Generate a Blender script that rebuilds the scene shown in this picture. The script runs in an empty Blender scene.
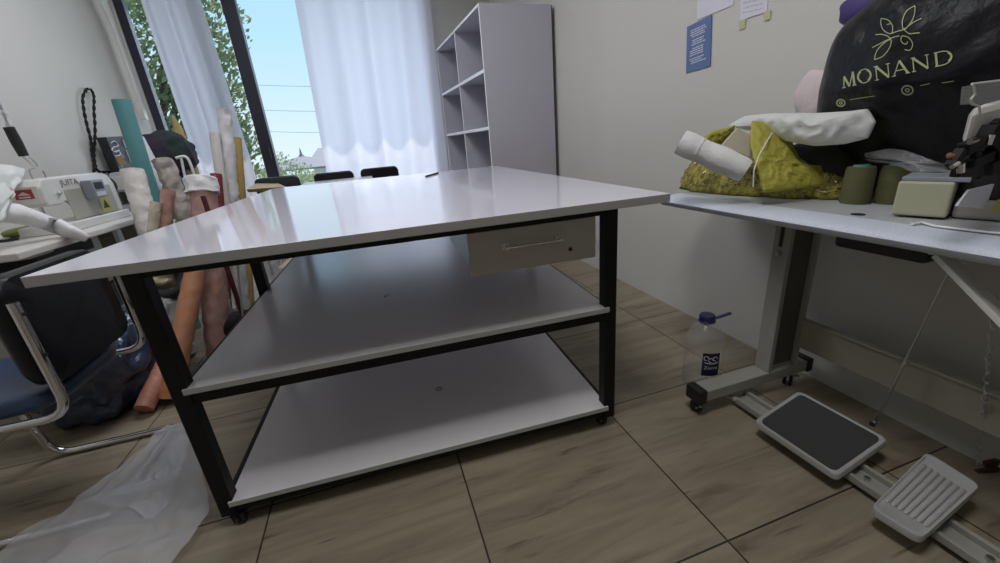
import bpy, bmesh, math, random
from math import sin, cos, pi, radians
from mathutils import Vector, Matrix, noise
from mathutils.bvhtree import BVHTree
random.seed(7)
S = bpy.context.scene
C = S.collection

# ------------------------------------------------------------------ camera
FPX, YAW, PITCH, ROLL, CAMH = 399.877, 0.282934, 0.341237, -0.0853954, 1.031
_f = Vector((sin(YAW)*cos(PITCH), cos(YAW)*cos(PITCH), -sin(PITCH)))
_r0 = Vector((cos(YAW), -sin(YAW), 0)); _u0 = _r0.cross(_f)
_r = cos(ROLL)*_r0 + sin(ROLL)*_u0
_u = -sin(ROLL)*_r0 + cos(ROLL)*_u0
CAM = Vector((0, 0, CAMH))
cd = bpy.data.cameras.new('camera'); co = bpy.data.objects.new('camera', cd); C.objects.link(co)
cd.sensor_fit = 'HORIZONTAL'; cd.sensor_width = 36.0; cd.lens = FPX/1000*36.0
cd.clip_start = 0.02; cd.clip_end = 300
co.matrix_world = Matrix(((_r.x, _u.x, -_f.x, CAM.x), (_r.y, _u.y, -_f.y, CAM.y), (_r.z, _u.z, -_f.z, CAM.z), (0, 0, 0, 1)))
S.camera = co

# ------------------------------------------------------------------ light
S.view_settings.view_transform = 'Standard'; S.view_settings.look = 'None'
S.view_settings.gamma = 1.0; S.view_settings.use_curve_mapping = False
S.view_settings.exposure = 0.18
w = bpy.data.worlds.new('sky'); S.world = w; w.use_nodes = True
nt = w.node_tree; bgn = nt.nodes['Background']
tc = nt.nodes.new('ShaderNodeTexCoord'); sx = nt.nodes.new('ShaderNodeSeparateXYZ')
rp = nt.nodes.new('ShaderNodeValToRGB')
nt.links.new(tc.outputs['Generated'], sx.inputs[0]); nt.links.new(sx.outputs['Z'], rp.inputs[0])
nt.links.new(rp.outputs[0], bgn.inputs[0])
rp.color_ramp.elements[0].position = 0.0; rp.color_ramp.elements[0].color = (0.70, 0.84, 0.95, 1)
rp.color_ramp.elements[1].position = 0.75; rp.color_ramp.elements[1].color = (0.24, 0.46, 0.88, 1)
e = rp.color_ramp.elements.new(0.22); e.color = (0.46, 0.74, 0.95, 1)
bgn.inputs[1].default_value = 1.0

def lamp(name, kind, loc, target, energy, color=(1, 1, 1), size=1.0, size_y=None, angle=None):
    d = bpy.data.lights.new(name, kind); d.energy = energy; d.color = color
    if kind == 'AREA':
        d.shape = 'RECTANGLE'; d.size = size; d.size_y = size_y or size
    if angle is not None: d.angle = angle
    o = bpy.data.objects.new(name, d); C.objects.link(o); o.location = loc
    o.rotation_euler = (Vector(target)-Vector(loc)).to_track_quat('-Z', 'Y').to_euler()
    return o
# sun outside, high beyond the window wall; an added eave keeps it off all but the foot of the window
lamp('sun', 'SUN', (2, 12, 14), (0.6, 4.9, 0), 4.0, (1.0, 0.95, 0.86), angle=0.01)
# daylight coming in through the big window
lamp('window_daylight', 'AREA', (0.36, 6.0, 1.3), (0.2, 4.5, 1.2), 30, (0.78, 0.85, 1.0), 1.2, 2.6)
lamp('window_daylight', 'AREA', (-1.74, 6.0, 1.3), (-1.48, 4.5, 1.2), 13, (0.78, 0.85, 1.0), .5, 2.6)
# ceiling lamp just above the photographer
lamp('ceiling_lamp_light', 'AREA', (0.2, 0.48, 2.87), (0.2, 0.48, 0), 21, (0.98, 0.96, 0.95), .6, .6)
# added unseen fill light that brightens the far half of the room
lamp('far_fill_light', 'AREA', (-0.5, 2.7, 2.87), (-0.5, 2.7, 0), 28, (0.92, 0.94, 1.0), 1.2, 1.2)

# ------------------------------------------------------------------ helpers
def ray(px):
    return (_f + _r*((px[0]-500)/FPX) - _u*((px[1]-281.5)/FPX))
def at(px, x=None, y=None, z=None):
    """the point of the room seen at px that lies on the plane x, y or z = const"""
    d = ray(px)
    if x is not None: t = (x-CAM.x)/d.x
    elif y is not None: t = (y-CAM.y)/d.y
    else: t = (z-CAM.z)/d.z
    return CAM + d*t

class MB:
    def __init__(s): s.v = []; s.f = []
    def add(s, vs, fs):
        o = len(s.v); s.v += [Vector(q) for q in vs]; s.f += [tuple(i+o for i in f) for f in fs]; return s
    def box(s, x0, x1, y0, y1, z0, z1, m=None):
        vs = [Vector((x, y, z)) for z in (z0, z1) for y in (y0, y1) for x in (x0, x1)]
        if m is not None: vs = [m @ q for q in vs]
        return s.add(vs, [(0, 2, 3, 1), (4, 5, 7, 6), (0, 1, 5, 4), (2, 6, 7, 3), (0, 4, 6, 2), (1, 3, 7, 5)])
    def bar(s, a, b, wx, wy, up=(0, 0, 1)):
        a, b = Vector(a), Vector(b); d = (b-a).normalized(); x = d.cross(Vector(up))
        if x.length < 1e-4: x = Vector((1, 0, 0))
        x.normalize(); y = x.cross(d)
        vs = [p + x*i*wx/2 + y*j*wy/2 for p in (a, b) for i, j in ((-1, -1), (1, -1), (1, 1), (-1, 1))]
        return s.add(vs, [(3, 2, 1, 0), (4, 5, 6, 7), (0, 1, 5, 4), (1, 2, 6, 5), (2, 3, 7, 6), (3, 0, 4, 7)])
    def tube(s, pts, r, n=10, cap=True, flat=1.0):
        pts = [Vector(p) for p in pts]; k = len(pts); rr = r if isinstance(r, (list, tuple)) else [r]*k
        t0 = (pts[1]-pts[0]).normalized(); ref = Vector((0, 0, 1)) if abs(t0.z) < .9 else Vector((1, 0, 0))
        nx = t0.cross(ref).normalized(); vs = []
        for i in range(k):
            t = (pts[min(i+1, k-1)]-pts[max(i-1, 0)]).normalized()
            nx = (nx - t*nx.dot(t)).normalized(); ny = t.cross(nx)
            vs += [pts[i] + (nx*cos(2*pi*j/n) + ny*sin(2*pi*j/n)*flat)*rr[i] for j in range(n)]
        fs = [(i*n+j, i*n+(j+1) % n, (i+1)*n+(j+1) % n, (i+1)*n+j) for i in range(k-1) for j in range(n)]
        if cap: fs += [tuple(range(n-1, -1, -1)), tuple((k-1)*n+j for j in range(n))]
        return s.add(vs, fs)
    def lathe(s, prof, n=24, m=None, closed=False):
        vs = [Vector((r*cos(2*pi*j/n), r*sin(2*pi*j/n), z)) for r, z in prof for j in range(n)]
        if m is not None: vs = [m @ q for q in vs]
        k = len(prof)
        fs = [(i*n+j, i*n+(j+1) % n, (i+1)*n+(j+1) % n, (i+1)*n+j) for i in range(k-1) for j in range(n)]
        if not closed: fs += [tuple(range(n-1, -1, -1)), tuple((k-1)*n+j for j in range(n))]
        return s.add(vs, fs)
    def grid(s, nu, nv, fn, thick=None):
        vs = [Vector(fn(i/(nu-1), j/(nv-1))) for i in range(nu) for j in range(nv)]
        return s.add(vs, [(i*nv+j, (i+1)*nv+j, (i+1)*nv+j+1, i*nv+j+1) for i in range(nu-1) for j in range(nv-1)])
    def blob(s, c, rad, amp=.1, freq=3, nu=36, nv=22, p=2.4, seed=0, m=None, floor=None, ridge=True):
        """a soft crumpled body: superellipsoid pushed about by ridged noise"""
        c = Vector(c); vs = []
        def sg(v, e): return math.copysign(abs(v)**e, v)
        for i in range(nv+1):
            th = pi*i/nv - pi/2
            for j in range(nu):
                ph = 2*pi*j/nu
                q = Vector((sg(cos(th), 2/p)*sg(cos(ph), 2/p)*rad[0], sg(cos(th), 2/p)*sg(sin(ph), 2/p)*rad[1], sg(sin(th), 2/p)*rad[2]))
                nn = noise.noise(q*freq + Vector((seed*7.3, seed*3.1, seed)))
                n2 = noise.noise(q*freq*2.7 + Vector((seed*1.3, seed*5.1, seed*2)))
                k = (1-2*abs(nn))*amp*.8 + n2*amp*.6 if ridge else nn*amp
                q = q*(1+k)
                if m is not None: q = m @ q
                q = c + q
                if floor is not None: q.z = max(q.z, floor)
                vs.append(q)
        n = nu
        fs = [(i*n+j, i*n+(j+1) % n, (i+1)*n+(j+1) % n, (i+1)*n+j) for i in range(nv) for j in range(n)]
        return s.add(vs, fs)
    def pillow(s, out, ctr, cx, th, rings=16, n=72, amp=.012, freq=9, seed=0, squash=.55):
        """closed bag: outline (y,z) swept to both sides of a plane x = cx(z), half thickness th(z)"""
        L = [Vector((a[0], a[1], 0)) for a in out]; k = len(L); pts = []
        for i in range(n):
            t = i/n*k; a = int(t) % k; u = t-int(t)
            p0, p1, p2, p3 = L[(a-1) % k], L[a], L[(a+1) % k], L[(a+2) % k]
            pts.append(.5*((2*p1)+(-p0+p2)*u+(2*p0-5*p1+4*p2-p3)*u*u+(-p0+3*p1-3*p2+p3)*u**3))
        cc = Vector((ctr[0], ctr[1], 0)); vs = []
        for side in (-1, 1):
            for r in range(rings+1):
                f = r/rings
                for q in pts:
                    p = cc+(q-cc)*f
                    h = th(p.y)*(max(0, 1-f**2.6))**squash
                    v = Vector((p.x*1.0, p.y, side))
                    nz = (1-2*abs(noise.noise(v*freq*.5+Vector((seed, 0, 0)))))*amp + noise.noise(v*freq*1.7+Vector((0, seed, 3)))*amp*.6
                    vs.append(Vector((cx(p.y)+side*(h+nz*(1-f**4)), p.x, p.y)))
        fs = []
        for sd in (0, 1):
            o = sd*(rings+1)*n
            for r in range(rings):
                for j in range(n):
                    q = (o+r*n+j, o+r*n+(j+1) % n, o+(r+1)*n+(j+1) % n, o+(r+1)*n+j)
                    fs.append(q if sd else q[::-1])
        return s.add(vs, fs)
    def build(s, name, material, parent=None, smooth=False, bevel=0, sub=0, local=False, solid=0, weld=False, angle=40):
        me = bpy.data.meshes.new(name); vs = s.v
        if parent is not None and not local:
            wm_ = Matrix.Identity(4); pp = parent
            while pp is not None: wm_ = Matrix.LocRotScale(pp.location, pp.rotation_euler, None) @ wm_; pp = pp.parent
            inv = wm_.inverted()
            vs = [inv @ q for q in vs]
        me.from_pydata([tuple(q) for q in vs], [], s.f); me.materials.append(material)
        bm = bmesh.new(); bm.from_mesh(me)
        if weld: bmesh.ops.remove_doubles(bm, verts=bm.verts, dist=1e-5)
        bmesh.ops.recalc_face_normals(bm, faces=bm.faces); bm.to_mesh(me); bm.free()
        o = bpy.data.objects.new(name, me); C.objects.link(o)
        if parent is not None: o.parent = parent
        if smooth: me.polygons.foreach_set('use_smooth', [True]*len(me.polygons))
        if smooth and not sub and smooth != 'all': me.set_sharp_from_angle(angle=radians(angle))
        if solid:
            md = o.modifiers.new('solid', 'SOLIDIFY'); md.thickness = solid; md.offset = 0
        if bevel:
            md = o.modifiers.new('bevel', 'BEVEL'); md.width = bevel; md.segments = 2; md.limit_method = 'ANGLE'
        if sub:
            md = o.modifiers.new('sub', 'SUBSURF'); md.levels = sub; md.render_levels = sub
        return o

def tag(o, label, cat, group=None, kind=None):
    o['label'] = label; o['category'] = cat
    if group: o['group'] = group
    if kind: o['kind'] = kind
    return o
def thing(name, loc, label, cat, group=None, rz=0):
    o = bpy.data.objects.new(name, None); o.empty_display_size = .05; C.objects.link(o)
    o.location = loc; o.rotation_euler = (0, 0, rz)
    return tag(o, label, cat, group)
def struct(name, mb, m, parent=None, **k):
    o = mb.build(name, m, parent, **k)
    if parent is None: o['kind'] = 'structure'
    return o

# ------------------------------------------------------------------ materials
def mat(name, col, rough=.5, metal=0, var=.06, scale=6, bump=0, bscale=30, trans=0, alpha=1, spec=.5, coat=0, stretch=(1, 1, 1), sheen=0, col2=None):
    m = bpy.data.materials.new(name); m.use_nodes = True; N = m.node_tree; b = N.nodes['Principled BSDF']
    tcn = N.nodes.new('ShaderNodeTexCoord'); mp = N.nodes.new('ShaderNodeMapping'); mp.inputs['Scale'].default_value = stretch
    N.links.new(tcn.outputs['Object'], mp.inputs[0])
    nz = N.nodes.new('ShaderNodeTexNoise'); nz.inputs['Scale'].default_value = scale; nz.inputs['Detail'].default_value = 4
    N.links.new(mp.outputs[0], nz.inputs[0])
    mx = N.nodes.new('ShaderNodeMix'); mx.data_type = 'RGBA'
    c = Vector(col)
    a = tuple(max(0, q*(1-var)) for q in c); d = tuple(min(1, q*(1+var)) for q in c) if col2 is None else col2
    mx.inputs[6].default_value = (*a, 1); mx.inputs[7].default_value = (*d, 1)
    if col2 is not None:
        rr = N.nodes.new('ShaderNodeMapRange'); rr.inputs[1].default_value = .38; rr.inputs[2].default_value = .62
        N.links.new(nz.outputs['Fac'], rr.inputs[0]); N.links.new(rr.outputs[0], mx.inputs[0])
    else: N.links.new(nz.outputs['Fac'], mx.inputs[0])
    N.links.new(mx.outputs[2], b.inputs['Base Color'])
    b.inputs['Roughness'].default_value = rough; b.inputs['Metallic'].default_value = metal
    b.inputs['Specular IOR Level'].default_value = spec; b.inputs['Coat Weight'].default_value = coat
    b.inputs['Coat Roughness'].default_value = .08
    b.inputs['Transmission Weight'].default_value = trans; b.inputs['Alpha'].default_value = alpha
    if sheen: b.inputs['Sheen Weight'].default_value = sheen
    if bump:
        n2 = N.nodes.new('ShaderNodeTexNoise'); n2.inputs['Scale'].default_value = bscale; n2.inputs['Detail'].default_value = 5
        N.links.new(mp.outputs[0], n2.inputs[0])
        bp = N.nodes.new('ShaderNodeBump'); bp.inputs['Strength'].default_value = bump; bp.inputs['Distance'].default_value = .01
        N.links.new(n2.outputs['Fac'], bp.inputs['Height']); N.links.new(bp.outputs[0], b.inputs['Normal'])
    return m
def edge_gloss(N, lo=.03, hi=.7):
    """gloss share of a thin sheet: small face-on, rising at grazing angles, the same from both sides"""
    lw = N.nodes.new('ShaderNodeLayerWeight'); lw.inputs[0].default_value = .5
    pw = N.nodes.new('ShaderNodeMath'); pw.operation = 'POWER'; N.links.new(lw.outputs['Facing'], pw.inputs[0]); pw.inputs[1].default_value = 5
    ml = N.nodes.new('ShaderNodeMath'); ml.operation = 'MULTIPLY_ADD'; N.links.new(pw.outputs[0], ml.inputs[0]); ml.inputs[1].default_value = hi; ml.inputs[2].default_value = lo
    return ml.outputs[0]
def film(name, col, alpha, rough=.25, transl=.5, bump=.3, bscale=25):
    """thin plastic film or sheer cloth: part see-through, part translucent, a little gloss"""
    m = bpy.data.materials.new(name); m.use_nodes = True; N = m.node_tree; N.nodes.clear()
    out = N.nodes.new('ShaderNodeOutputMaterial'); tr = N.nodes.new('ShaderNodeBsdfTransparent')
    df = N.nodes.new('ShaderNodeBsdfDiffuse'); tl = N.nodes.new('ShaderNodeBsdfTranslucent'); gl = N.nodes.new('ShaderNodeBsdfGlossy')
    nz = N.nodes.new('ShaderNodeTexNoise'); nz.inputs['Scale'].default_value = bscale; nz.inputs['Detail'].default_value = 4
    bp = N.nodes.new('ShaderNodeBump'); bp.inputs['Strength'].default_value = bump; bp.inputs['Distance'].default_value = .01
    tcn = N.nodes.new('ShaderNodeTexCoord'); N.links.new(tcn.outputs['Object'], nz.inputs[0]); N.links.new(nz.outputs['Fac'], bp.inputs['Height'])
    for q in (df, tl): q.inputs[0].default_value = (*col, 1); N.links.new(bp.outputs[0], q.inputs['Normal'])
    gl.inputs['Roughness'].default_value = rough; N.links.new(bp.outputs[0], gl.inputs['Normal'])
    a = N.nodes.new('ShaderNodeMixShader'); a.inputs[0].default_value = transl; N.links.new(df.outputs[0], a.inputs[1]); N.links.new(tl.outputs[0], a.inputs[2])
    b = N.nodes.new('ShaderNodeMixShader')
    N.links.new(edge_gloss(N, .08 if rough < .3 else .02, .6 if rough < .5 else .1), b.inputs[0]); N.links.new(a.outputs[0], b.inputs[1]); N.links.new(gl.outputs[0], b.inputs[2])
    c = N.nodes.new('ShaderNodeMixShader'); c.inputs[0].default_value = alpha; N.links.new(tr.outputs[0], c.inputs[1]); N.links.new(b.outputs[0], c.inputs[2])
    N.links.new(c.outputs[0], out.inputs[0])
    return m
def glass_pane(name, tint=(1, 1, 1)):
    m = bpy.data.materials.new(name); m.use_nodes = True; N = m.node_tree; N.nodes.clear()
    out = N.nodes.new('ShaderNodeOutputMaterial'); tr = N.nodes.new('ShaderNodeBsdfTransparent'); gl = N.nodes.new('ShaderNodeBsdfGlossy')
    tr.inputs[0].default_value = (*tint, 1); gl.inputs['Roughness'].default_value = .02
    a = N.nodes.new('ShaderNodeMixShader')
    N.links.new(edge_gloss(N, 0.0, .4), a.inputs[0]); N.links.new(tr.outputs[0], a.inputs[1]); N.links.new(gl.outputs[0], a.inputs[2]); N.links.new(a.outputs[0], out.inputs[0])
    return m
def floor_mat():
    m = bpy.data.materials.new('wood_look_tile'); m.use_nodes = True; N = m.node_tree; b = N.nodes['Principled BSDF']
    L = N.links.new
    g = N.nodes.new('ShaderNodeNewGeometry'); sp = N.nodes.new('ShaderNodeSeparateXYZ'); L(g.outputs['Position'], sp.inputs[0])
    def mth(op, a, b2=None):
        n = N.nodes.new('ShaderNodeMath'); n.operation = op
        for i, q in enumerate((a, b2)):
            if q is None: continue
            if isinstance(q, (int, float)): n.inputs[i].default_value = q
            else: L(q, n.inputs[i])
        return n.outputs[0]
    tx = mth('DIVIDE', mth('SUBTRACT', sp.outputs['X'], .121), .598)
    ty = mth('DIVIDE', mth('SUBTRACT', sp.outputs['Y'], -.035), .596)
    ix, iy = mth('FLOOR', tx), mth('FLOOR', ty); fx, fy = mth('FRACT', tx), mth('FRACT', ty)
    ex = mth('MINIMUM', fx, mth('SUBTRACT', 1.0, fx)); ey = mth('MINIMUM', fy, mth('SUBTRACT', 1.0, fy))
    ed = mth('MINIMUM', ex, ey); grout = mth('LESS_THAN', ed, .0042)
    cmb = N.nodes.new('ShaderNodeCombineXYZ'); L(ix, cmb.inputs[0]); L(iy, cmb.inputs[1])
    wn = N.nodes.new('ShaderNodeTexWhiteNoise'); wn.noise_dimensions = '3D'; L(cmb.outputs[0], wn.inputs['Vector'])
    cv = N.nodes.new('ShaderNodeCombineXYZ'); L(mth('MULTIPLY', sp.outputs['X'], 1.3), cv.inputs[0])
    L(mth('MULTIPLY', sp.outputs['Y'], 11.0), cv.inputs[1]); L(mth('MULTIPLY', wn.outputs['Value'], 40.0), cv.inputs[2])
    n1 = N.nodes.new('ShaderNodeTexNoise'); n1.inputs['Scale'].default_value = 1.6; n1.inputs['Detail'].default_value = 7; n1.inputs['Roughness'].default_value = .62
    n1.inputs['Distortion'].default_value = .6; L(cv.outputs[0], n1.inputs[0])
    cr = N.nodes.new('ShaderNodeValToRGB'); L(n1.outputs['Fac'], cr.inputs[0]); E = cr.color_ramp.elements
    E[0].position = .27; E[0].color = (.13, .102, .070, 1); E[1].position = .72; E[1].color = (.36, .31, .225, 1)
    q = E.new(.40); q.color = (.245, .205, .148, 1); q = E.new(.55); q.color = (.30, .255, .185, 1)
    # thin dark streaks along the grain
    cv2 = N.nodes.new('ShaderNodeCombineXYZ'); L(mth('MULTIPLY', sp.outputs['X'], 5.0), cv2.inputs[0])
    L(mth('MULTIPLY', sp.outputs['Y'], 46.0), cv2.inputs[1]); L(mth('MULTIPLY', wn.outputs['Value'], 17.0), cv2.inputs[2])
    n2 = N.nodes.new('ShaderNodeTexNoise'); n2.inputs['Scale'].default_value = 1.0; n2.inputs['Detail'].default_value = 3; L(cv2.outputs[0], n2.inputs[0])
    st = N.nodes.new('ShaderNodeMapRange'); L(n2.outputs['Fac'], st.inputs[0]); st.inputs[1].default_value = .64; st.inputs[2].default_value = .76
    mx = N.nodes.new('ShaderNodeMix'); mx.data_type = 'RGBA'; L(mth('MULTIPLY', st.outputs[0], .75), mx.inputs[0]); L(cr.outputs[0], mx.inputs[6]); mx.inputs[7].default_value = (.09, .068, .05, 1)
    m2 = N.nodes.new('ShaderNodeMix'); m2.data_type = 'RGBA'; m2.inputs[7].default_value = (.035, .028, .022, 1); L(grout, m2.inputs[0]); L(mx.outputs[2], m2.inputs[6])
    L(m2.outputs[2], b.inputs['Base Color']); b.inputs['Roughness'].default_value = .42; b.inputs['Specular IOR Level'].default_value = .35
    bp = N.nodes.new('ShaderNodeBump'); bp.inputs['Strength'].default_value = .35; bp.inputs['Distance'].default_value = .003
    L(mth('SUBTRACT', n1.outputs['Fac'], grout), bp.inputs['Height']); L(bp.outputs[0], b.inputs['Normal'])
    return m

M = {}
M['wall'] = mat('wall_paint', (.60, .585, .545), .8, var=.025, scale=2.2, bump=.12, bscale=160)
M['ceil'] = mat('ceiling_paint', (.75, .74, .70), .9, var=.02)
M['floor'] = floor_mat()
M['lam'] = mat('white_laminate', (.64, .63, .71), .085, var=.015, scale=3, spec=.3)
M['lam_mid'] = mat('white_laminate_satin', (.78, .765, .81), .24, var=.02, scale=3, spec=.85)
M['edge2'] = mat('shelf_edge_band', (.46, .46, .46), .4, var=.02)
M['edge'] = mat('laminate_edge_band', (.36, .355, .35), .4, var=.02)
M['black'] = mat('black_powder_coat', (.007, .007, .008), .5, var=.2, spec=.25)
M['rubber'] = mat('black_rubber', (.015, .015, .016), .6, var=.2)
M['steel'] = mat('brushed_steel', (.55, .55, .57), .28, 1, var=.08, scale=20)
M['chrome'] = mat('chrome', (.7, .7, .72), .14, 1, var=.03)
M['shelfw'] = mat('shelf_unit_shaded_laminate', (.52, .51, .58), .45, var=.015)  # white laminate with the shade of the unit put into its colour
M['shelfe'] = mat('shelf_unit_lit_edge', (.80, .80, .82), .45, var=.01)  # same laminate, painted lighter on the front edges that catch light
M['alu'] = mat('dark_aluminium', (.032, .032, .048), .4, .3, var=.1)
M['sillw'] = mat('white_sill', (.7, .7, .68), .4, var=.02)
M['glass'] = glass_pane('window_glass')
M['curtain'] = film('sheer_white_curtain', (.68, .69, .78), .92, .9, .50, .03, 20)
M['mgrey'] = mat('speckled_grey_laminate', (.42, .43, .45), .38, var=.25, scale=260)
M['medge'] = mat('speckled_grey_edge', (.55, .60, .69), .5, var=.22, scale=220)
M['beige'] = mat('beige_enamel', (.36, .34, .28), .45, var=.04)
M['beigel'] = mat('light_grey_beige_enamel', (.34, .335, .30), .42, var=.03)
M['cream'] = mat('cream_enamel', (.44, .44, .31), .4, var=.04)
M['offwhite'] = mat('off_white_enamel', (.66, .65, .62), .32, var=.03)
M['greypl'] = mat('blue_grey_plastic', (.26, .28, .33), .4, var=.05)
M['dgrey'] = mat('dark_grey_rubber_mat', (.045, .046, .046), .75, var=.15, bump=.3, bscale=200)
M['pedal'] = mat('pale_grey_metal_pedal', (.42, .42, .41), .38, var=.05)
M['blackbag'] = mat('black_bag_film', (.005, .005, .007), .36, var=.3, bump=.7, bscale=18, spec=.25)
M['navybag'] = mat('dark_blue_plastic_film', (.026, .042, .085), .2, var=.4, bump=1.0, bscale=22, spec=.9)
M['gold'] = mat('pale_gold_ink', (.40, .42, .22), .5, var=.1, scale=40)
M['wrap'] = film('clear_plastic_wrap', (.75, .75, .78), .32, .12, .3, .9, 28)
M['rollwrap'] = film('glossy_roll_wrap', (.75, .72, .72), .12, .1, .3, .9, 28)
M['sheet'] = film('frosted_plastic_sheet', (.80, .82, .88), .48, .35, .25, .25, 12)
M['whitebag'] = film('thin_white_plastic', (.80, .82, .80), .95, .65, .25, .25, 22)
M['wfab'] = mat('white_fabric', (.74, .74, .75), .85, var=.05, bump=.3, bscale=60)
M['lace'] = mat('olive_yellow_lace', (.42, .38, .075), .8, bump=1.0, bscale=90, scale=55, col2=(.15, .125, .03))
M['mesh'] = mat('yellow_mesh_fabric', (.38, .35, .05), .7, var=.18, scale=30, bump=.7, bscale=60)
M['sequin'] = mat('gold_sequin', (.62, .50, .18), .25, .9, var=.1)
M['thread'] = mat('olive_thread', (.115, .115, .045), .75, var=.2, scale=5, bump=.6, bscale=90, stretch=(1, 1, 20))
M['teal_pl'] = mat('teal_plastic_cone', (.12, .32, .25), .5)
M['bottle'] = film('clear_bottle_plastic', (.78, .80, .82), .19, .08, .4, .3, 10)
M['navy'] = mat('navy_plastic', (.018, .020, .085), .4, var=.1)
M['label'] = mat('navy_printed_label', (.010, .012, .035), .5, var=.1)
M['ink'] = mat('white_print', (.62, .63, .68), .6, var=.05)
M['blueposter'] = mat('blue_printed_board', (.105, .165, .36), .45, var=.05)
M['paper'] = mat('white_paper', (.68, .67, .74), .8, var=.02)
M['greyink'] = mat('grey_handwriting_ink', (.28, .28, .36), .8)
M['tape'] = mat('yellow_masking_tape', (.52, .50, .30), .7)
M['pink'] = mat('pale_pink_fabric', (.66, .56, .57), .85, var=.06, bump=.3, bscale=50)
M['purple'] = mat('purple_fabric', (.055, .03, .16), .6, var=.2)
M['beigefab'] = mat('beige_cardboard', (.48, .44, .36), .8, var=.05)
M['bluevinyl'] = mat('blue_vinyl', (.030, .055, .115), .30, var=.1, bump=.15, bscale=120, spec=.5)
M['blackvinyl'] = mat('black_vinyl', (.006, .006, .008), .42, var=.2, bump=.1, bscale=150, spec=.3)
M['red'] = mat('red_print', (.40, .03, .03), .5)
M['yellowst'] = mat('yellow_warning_label', (.42, .40, .06), .5, var=.2, scale=50)
M['leaf'] = film('tree_leaves', (.26, .31, .16), 1.0, .5, .5, 0.0, 3)
M['leaf2'] = film('shrub_leaves', (.38, .45, .26), 1.0, .5, .5, 0.0, 3)
M['bark'] = mat('bark', (.12, .09, .07), .9, var=.3)
M['ground'] = mat('dry_grass_ground', (.30, .32, .20), .95, var=.2, scale=.4)
M['rooft'] = mat('pale_roof_sheet', (.26, .25, .27), .7, var=.06)
M['plaster'] = mat('pale_plaster', (.62, .60, .58), .9, var=.05)
def cloth(name, col, **k):
    kw = dict(rough=.85, var=.12, scale=14, bump=.45, bscale=40); kw.update(k)
    return mat(name, col, **kw)

# ------------------------------------------------------------------ room shell
LX, RX, BY, FY, CZ = -1.92, 1.592, 5.0, -2.2, 3.0
struct('floor', MB().box(LX-.2, RX+.2, FY-.2, BY+.2, -.1, 0), M['floor'])
struct('ceiling', MB().box(LX-.2, RX+.2, FY-.2, BY+.2, CZ, CZ+.12), M['ceil'])
struct('wall_right', MB().box(RX, RX+.2, FY-.2, BY+.2, -.1, CZ), M['wall'])
struct('wall_left', MB().box(LX-.2, LX, FY-.2, BY+.2, -.1, CZ), M['wall'])
struct('wall_front', MB().box(LX, RX, FY-.2, FY, -.1, CZ), M['wall'])
WX0, WX1, WZ0, WZ1 = -1.90, .86, .10, 2.80
struct('wall_back', MB().box(LX, WX0, BY, BY+.2, -.1, CZ).box(WX1, RX, BY, BY+.2, -.1, CZ)
       .box(WX0, WX1, BY, BY+.2, -.1, WZ0).box(WX0, WX1, BY, BY+.2, WZ1, CZ), M['wall'])
struct('shade_eave_1', MB().box(LX-.2, RX+.2, BY+.2, BY+.745, 2.86, 3.0), M['plaster'])      # unseen eave, added to hold the sun to the window's foot
# window 1: dark frame, mullions, panes, sill
wi = MB()
wi.box(WX0, WX0+.07, BY+.01, BY+.09, WZ0, WZ1).box(WX1-.06, WX1, BY+.01, BY+.09, WZ0, WZ1)
wi.box(WX0, WX1, BY+.01, BY+.09, WZ0, WZ0+.06).box(WX0, WX1, BY+.01, BY+.09, WZ1-.06, WZ1)
win = struct('window_1', wi, M['alu'], bevel=.004)
MB().box(-1.045, -.925, BY-.012, BY+.085, WZ0+.02, WZ1-.02).build('mullion', M['alu'], win, bevel=.006)
MB().box(-1.36, -1.27, BY+.012, BY+.085, WZ0+.02, WZ1-.02).build('mullion', M['alu'], win, bevel=.006)
hb = MB().box(-.975, -.95, BY-.03, BY-.012, 1.02, 1.22); hb.box(-.972, -.953, BY-.05, BY-.03, 1.03, 1.14)
hb.build('window_handle', M['rubber'], win, bevel=.003)
for a, b in ((WX0+.07, -1.36), (-1.27, -1.045), (-.925, WX1-.06)):
    MB().box(a, b, BY+.045, BY+.051, WZ0+.06, WZ1-.06).build('pane', M['glass'], win)
MB().box(WX0, WX1, BY-.10, BY+.01, WZ0-.03, WZ0).build('window_sill', M['sillw'], win, bevel=.004)
# white conduit that curves up the wall corner beside the window
cb = MB(); pts = [at(p, x=-1.875) for p in ((88, -14), (99, 8), (110, 32), (121, 62), (131, 90), (140, 113))]
cb.tube(pts, .034, 12)
cb2 = MB(); cb2.tube([p+Vector((.035, -.01, 0)) for p in pts], .009, 8)
t = thing('cable_conduit', pts[-1], 'white flexible conduit curving down the left wall corner beside the window', 'pipe')
cb.build('conduit_tube', M['sillw'], t, smooth=True); cb2.build('thin_cable', M['sillw'], t, smooth=True)
# corner clamp at its lower end
MB().box(-.03, .04, -.03, .03, -.06, .03).build('clamp', M['sillw'], t, local=True, bevel=.006)

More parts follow.
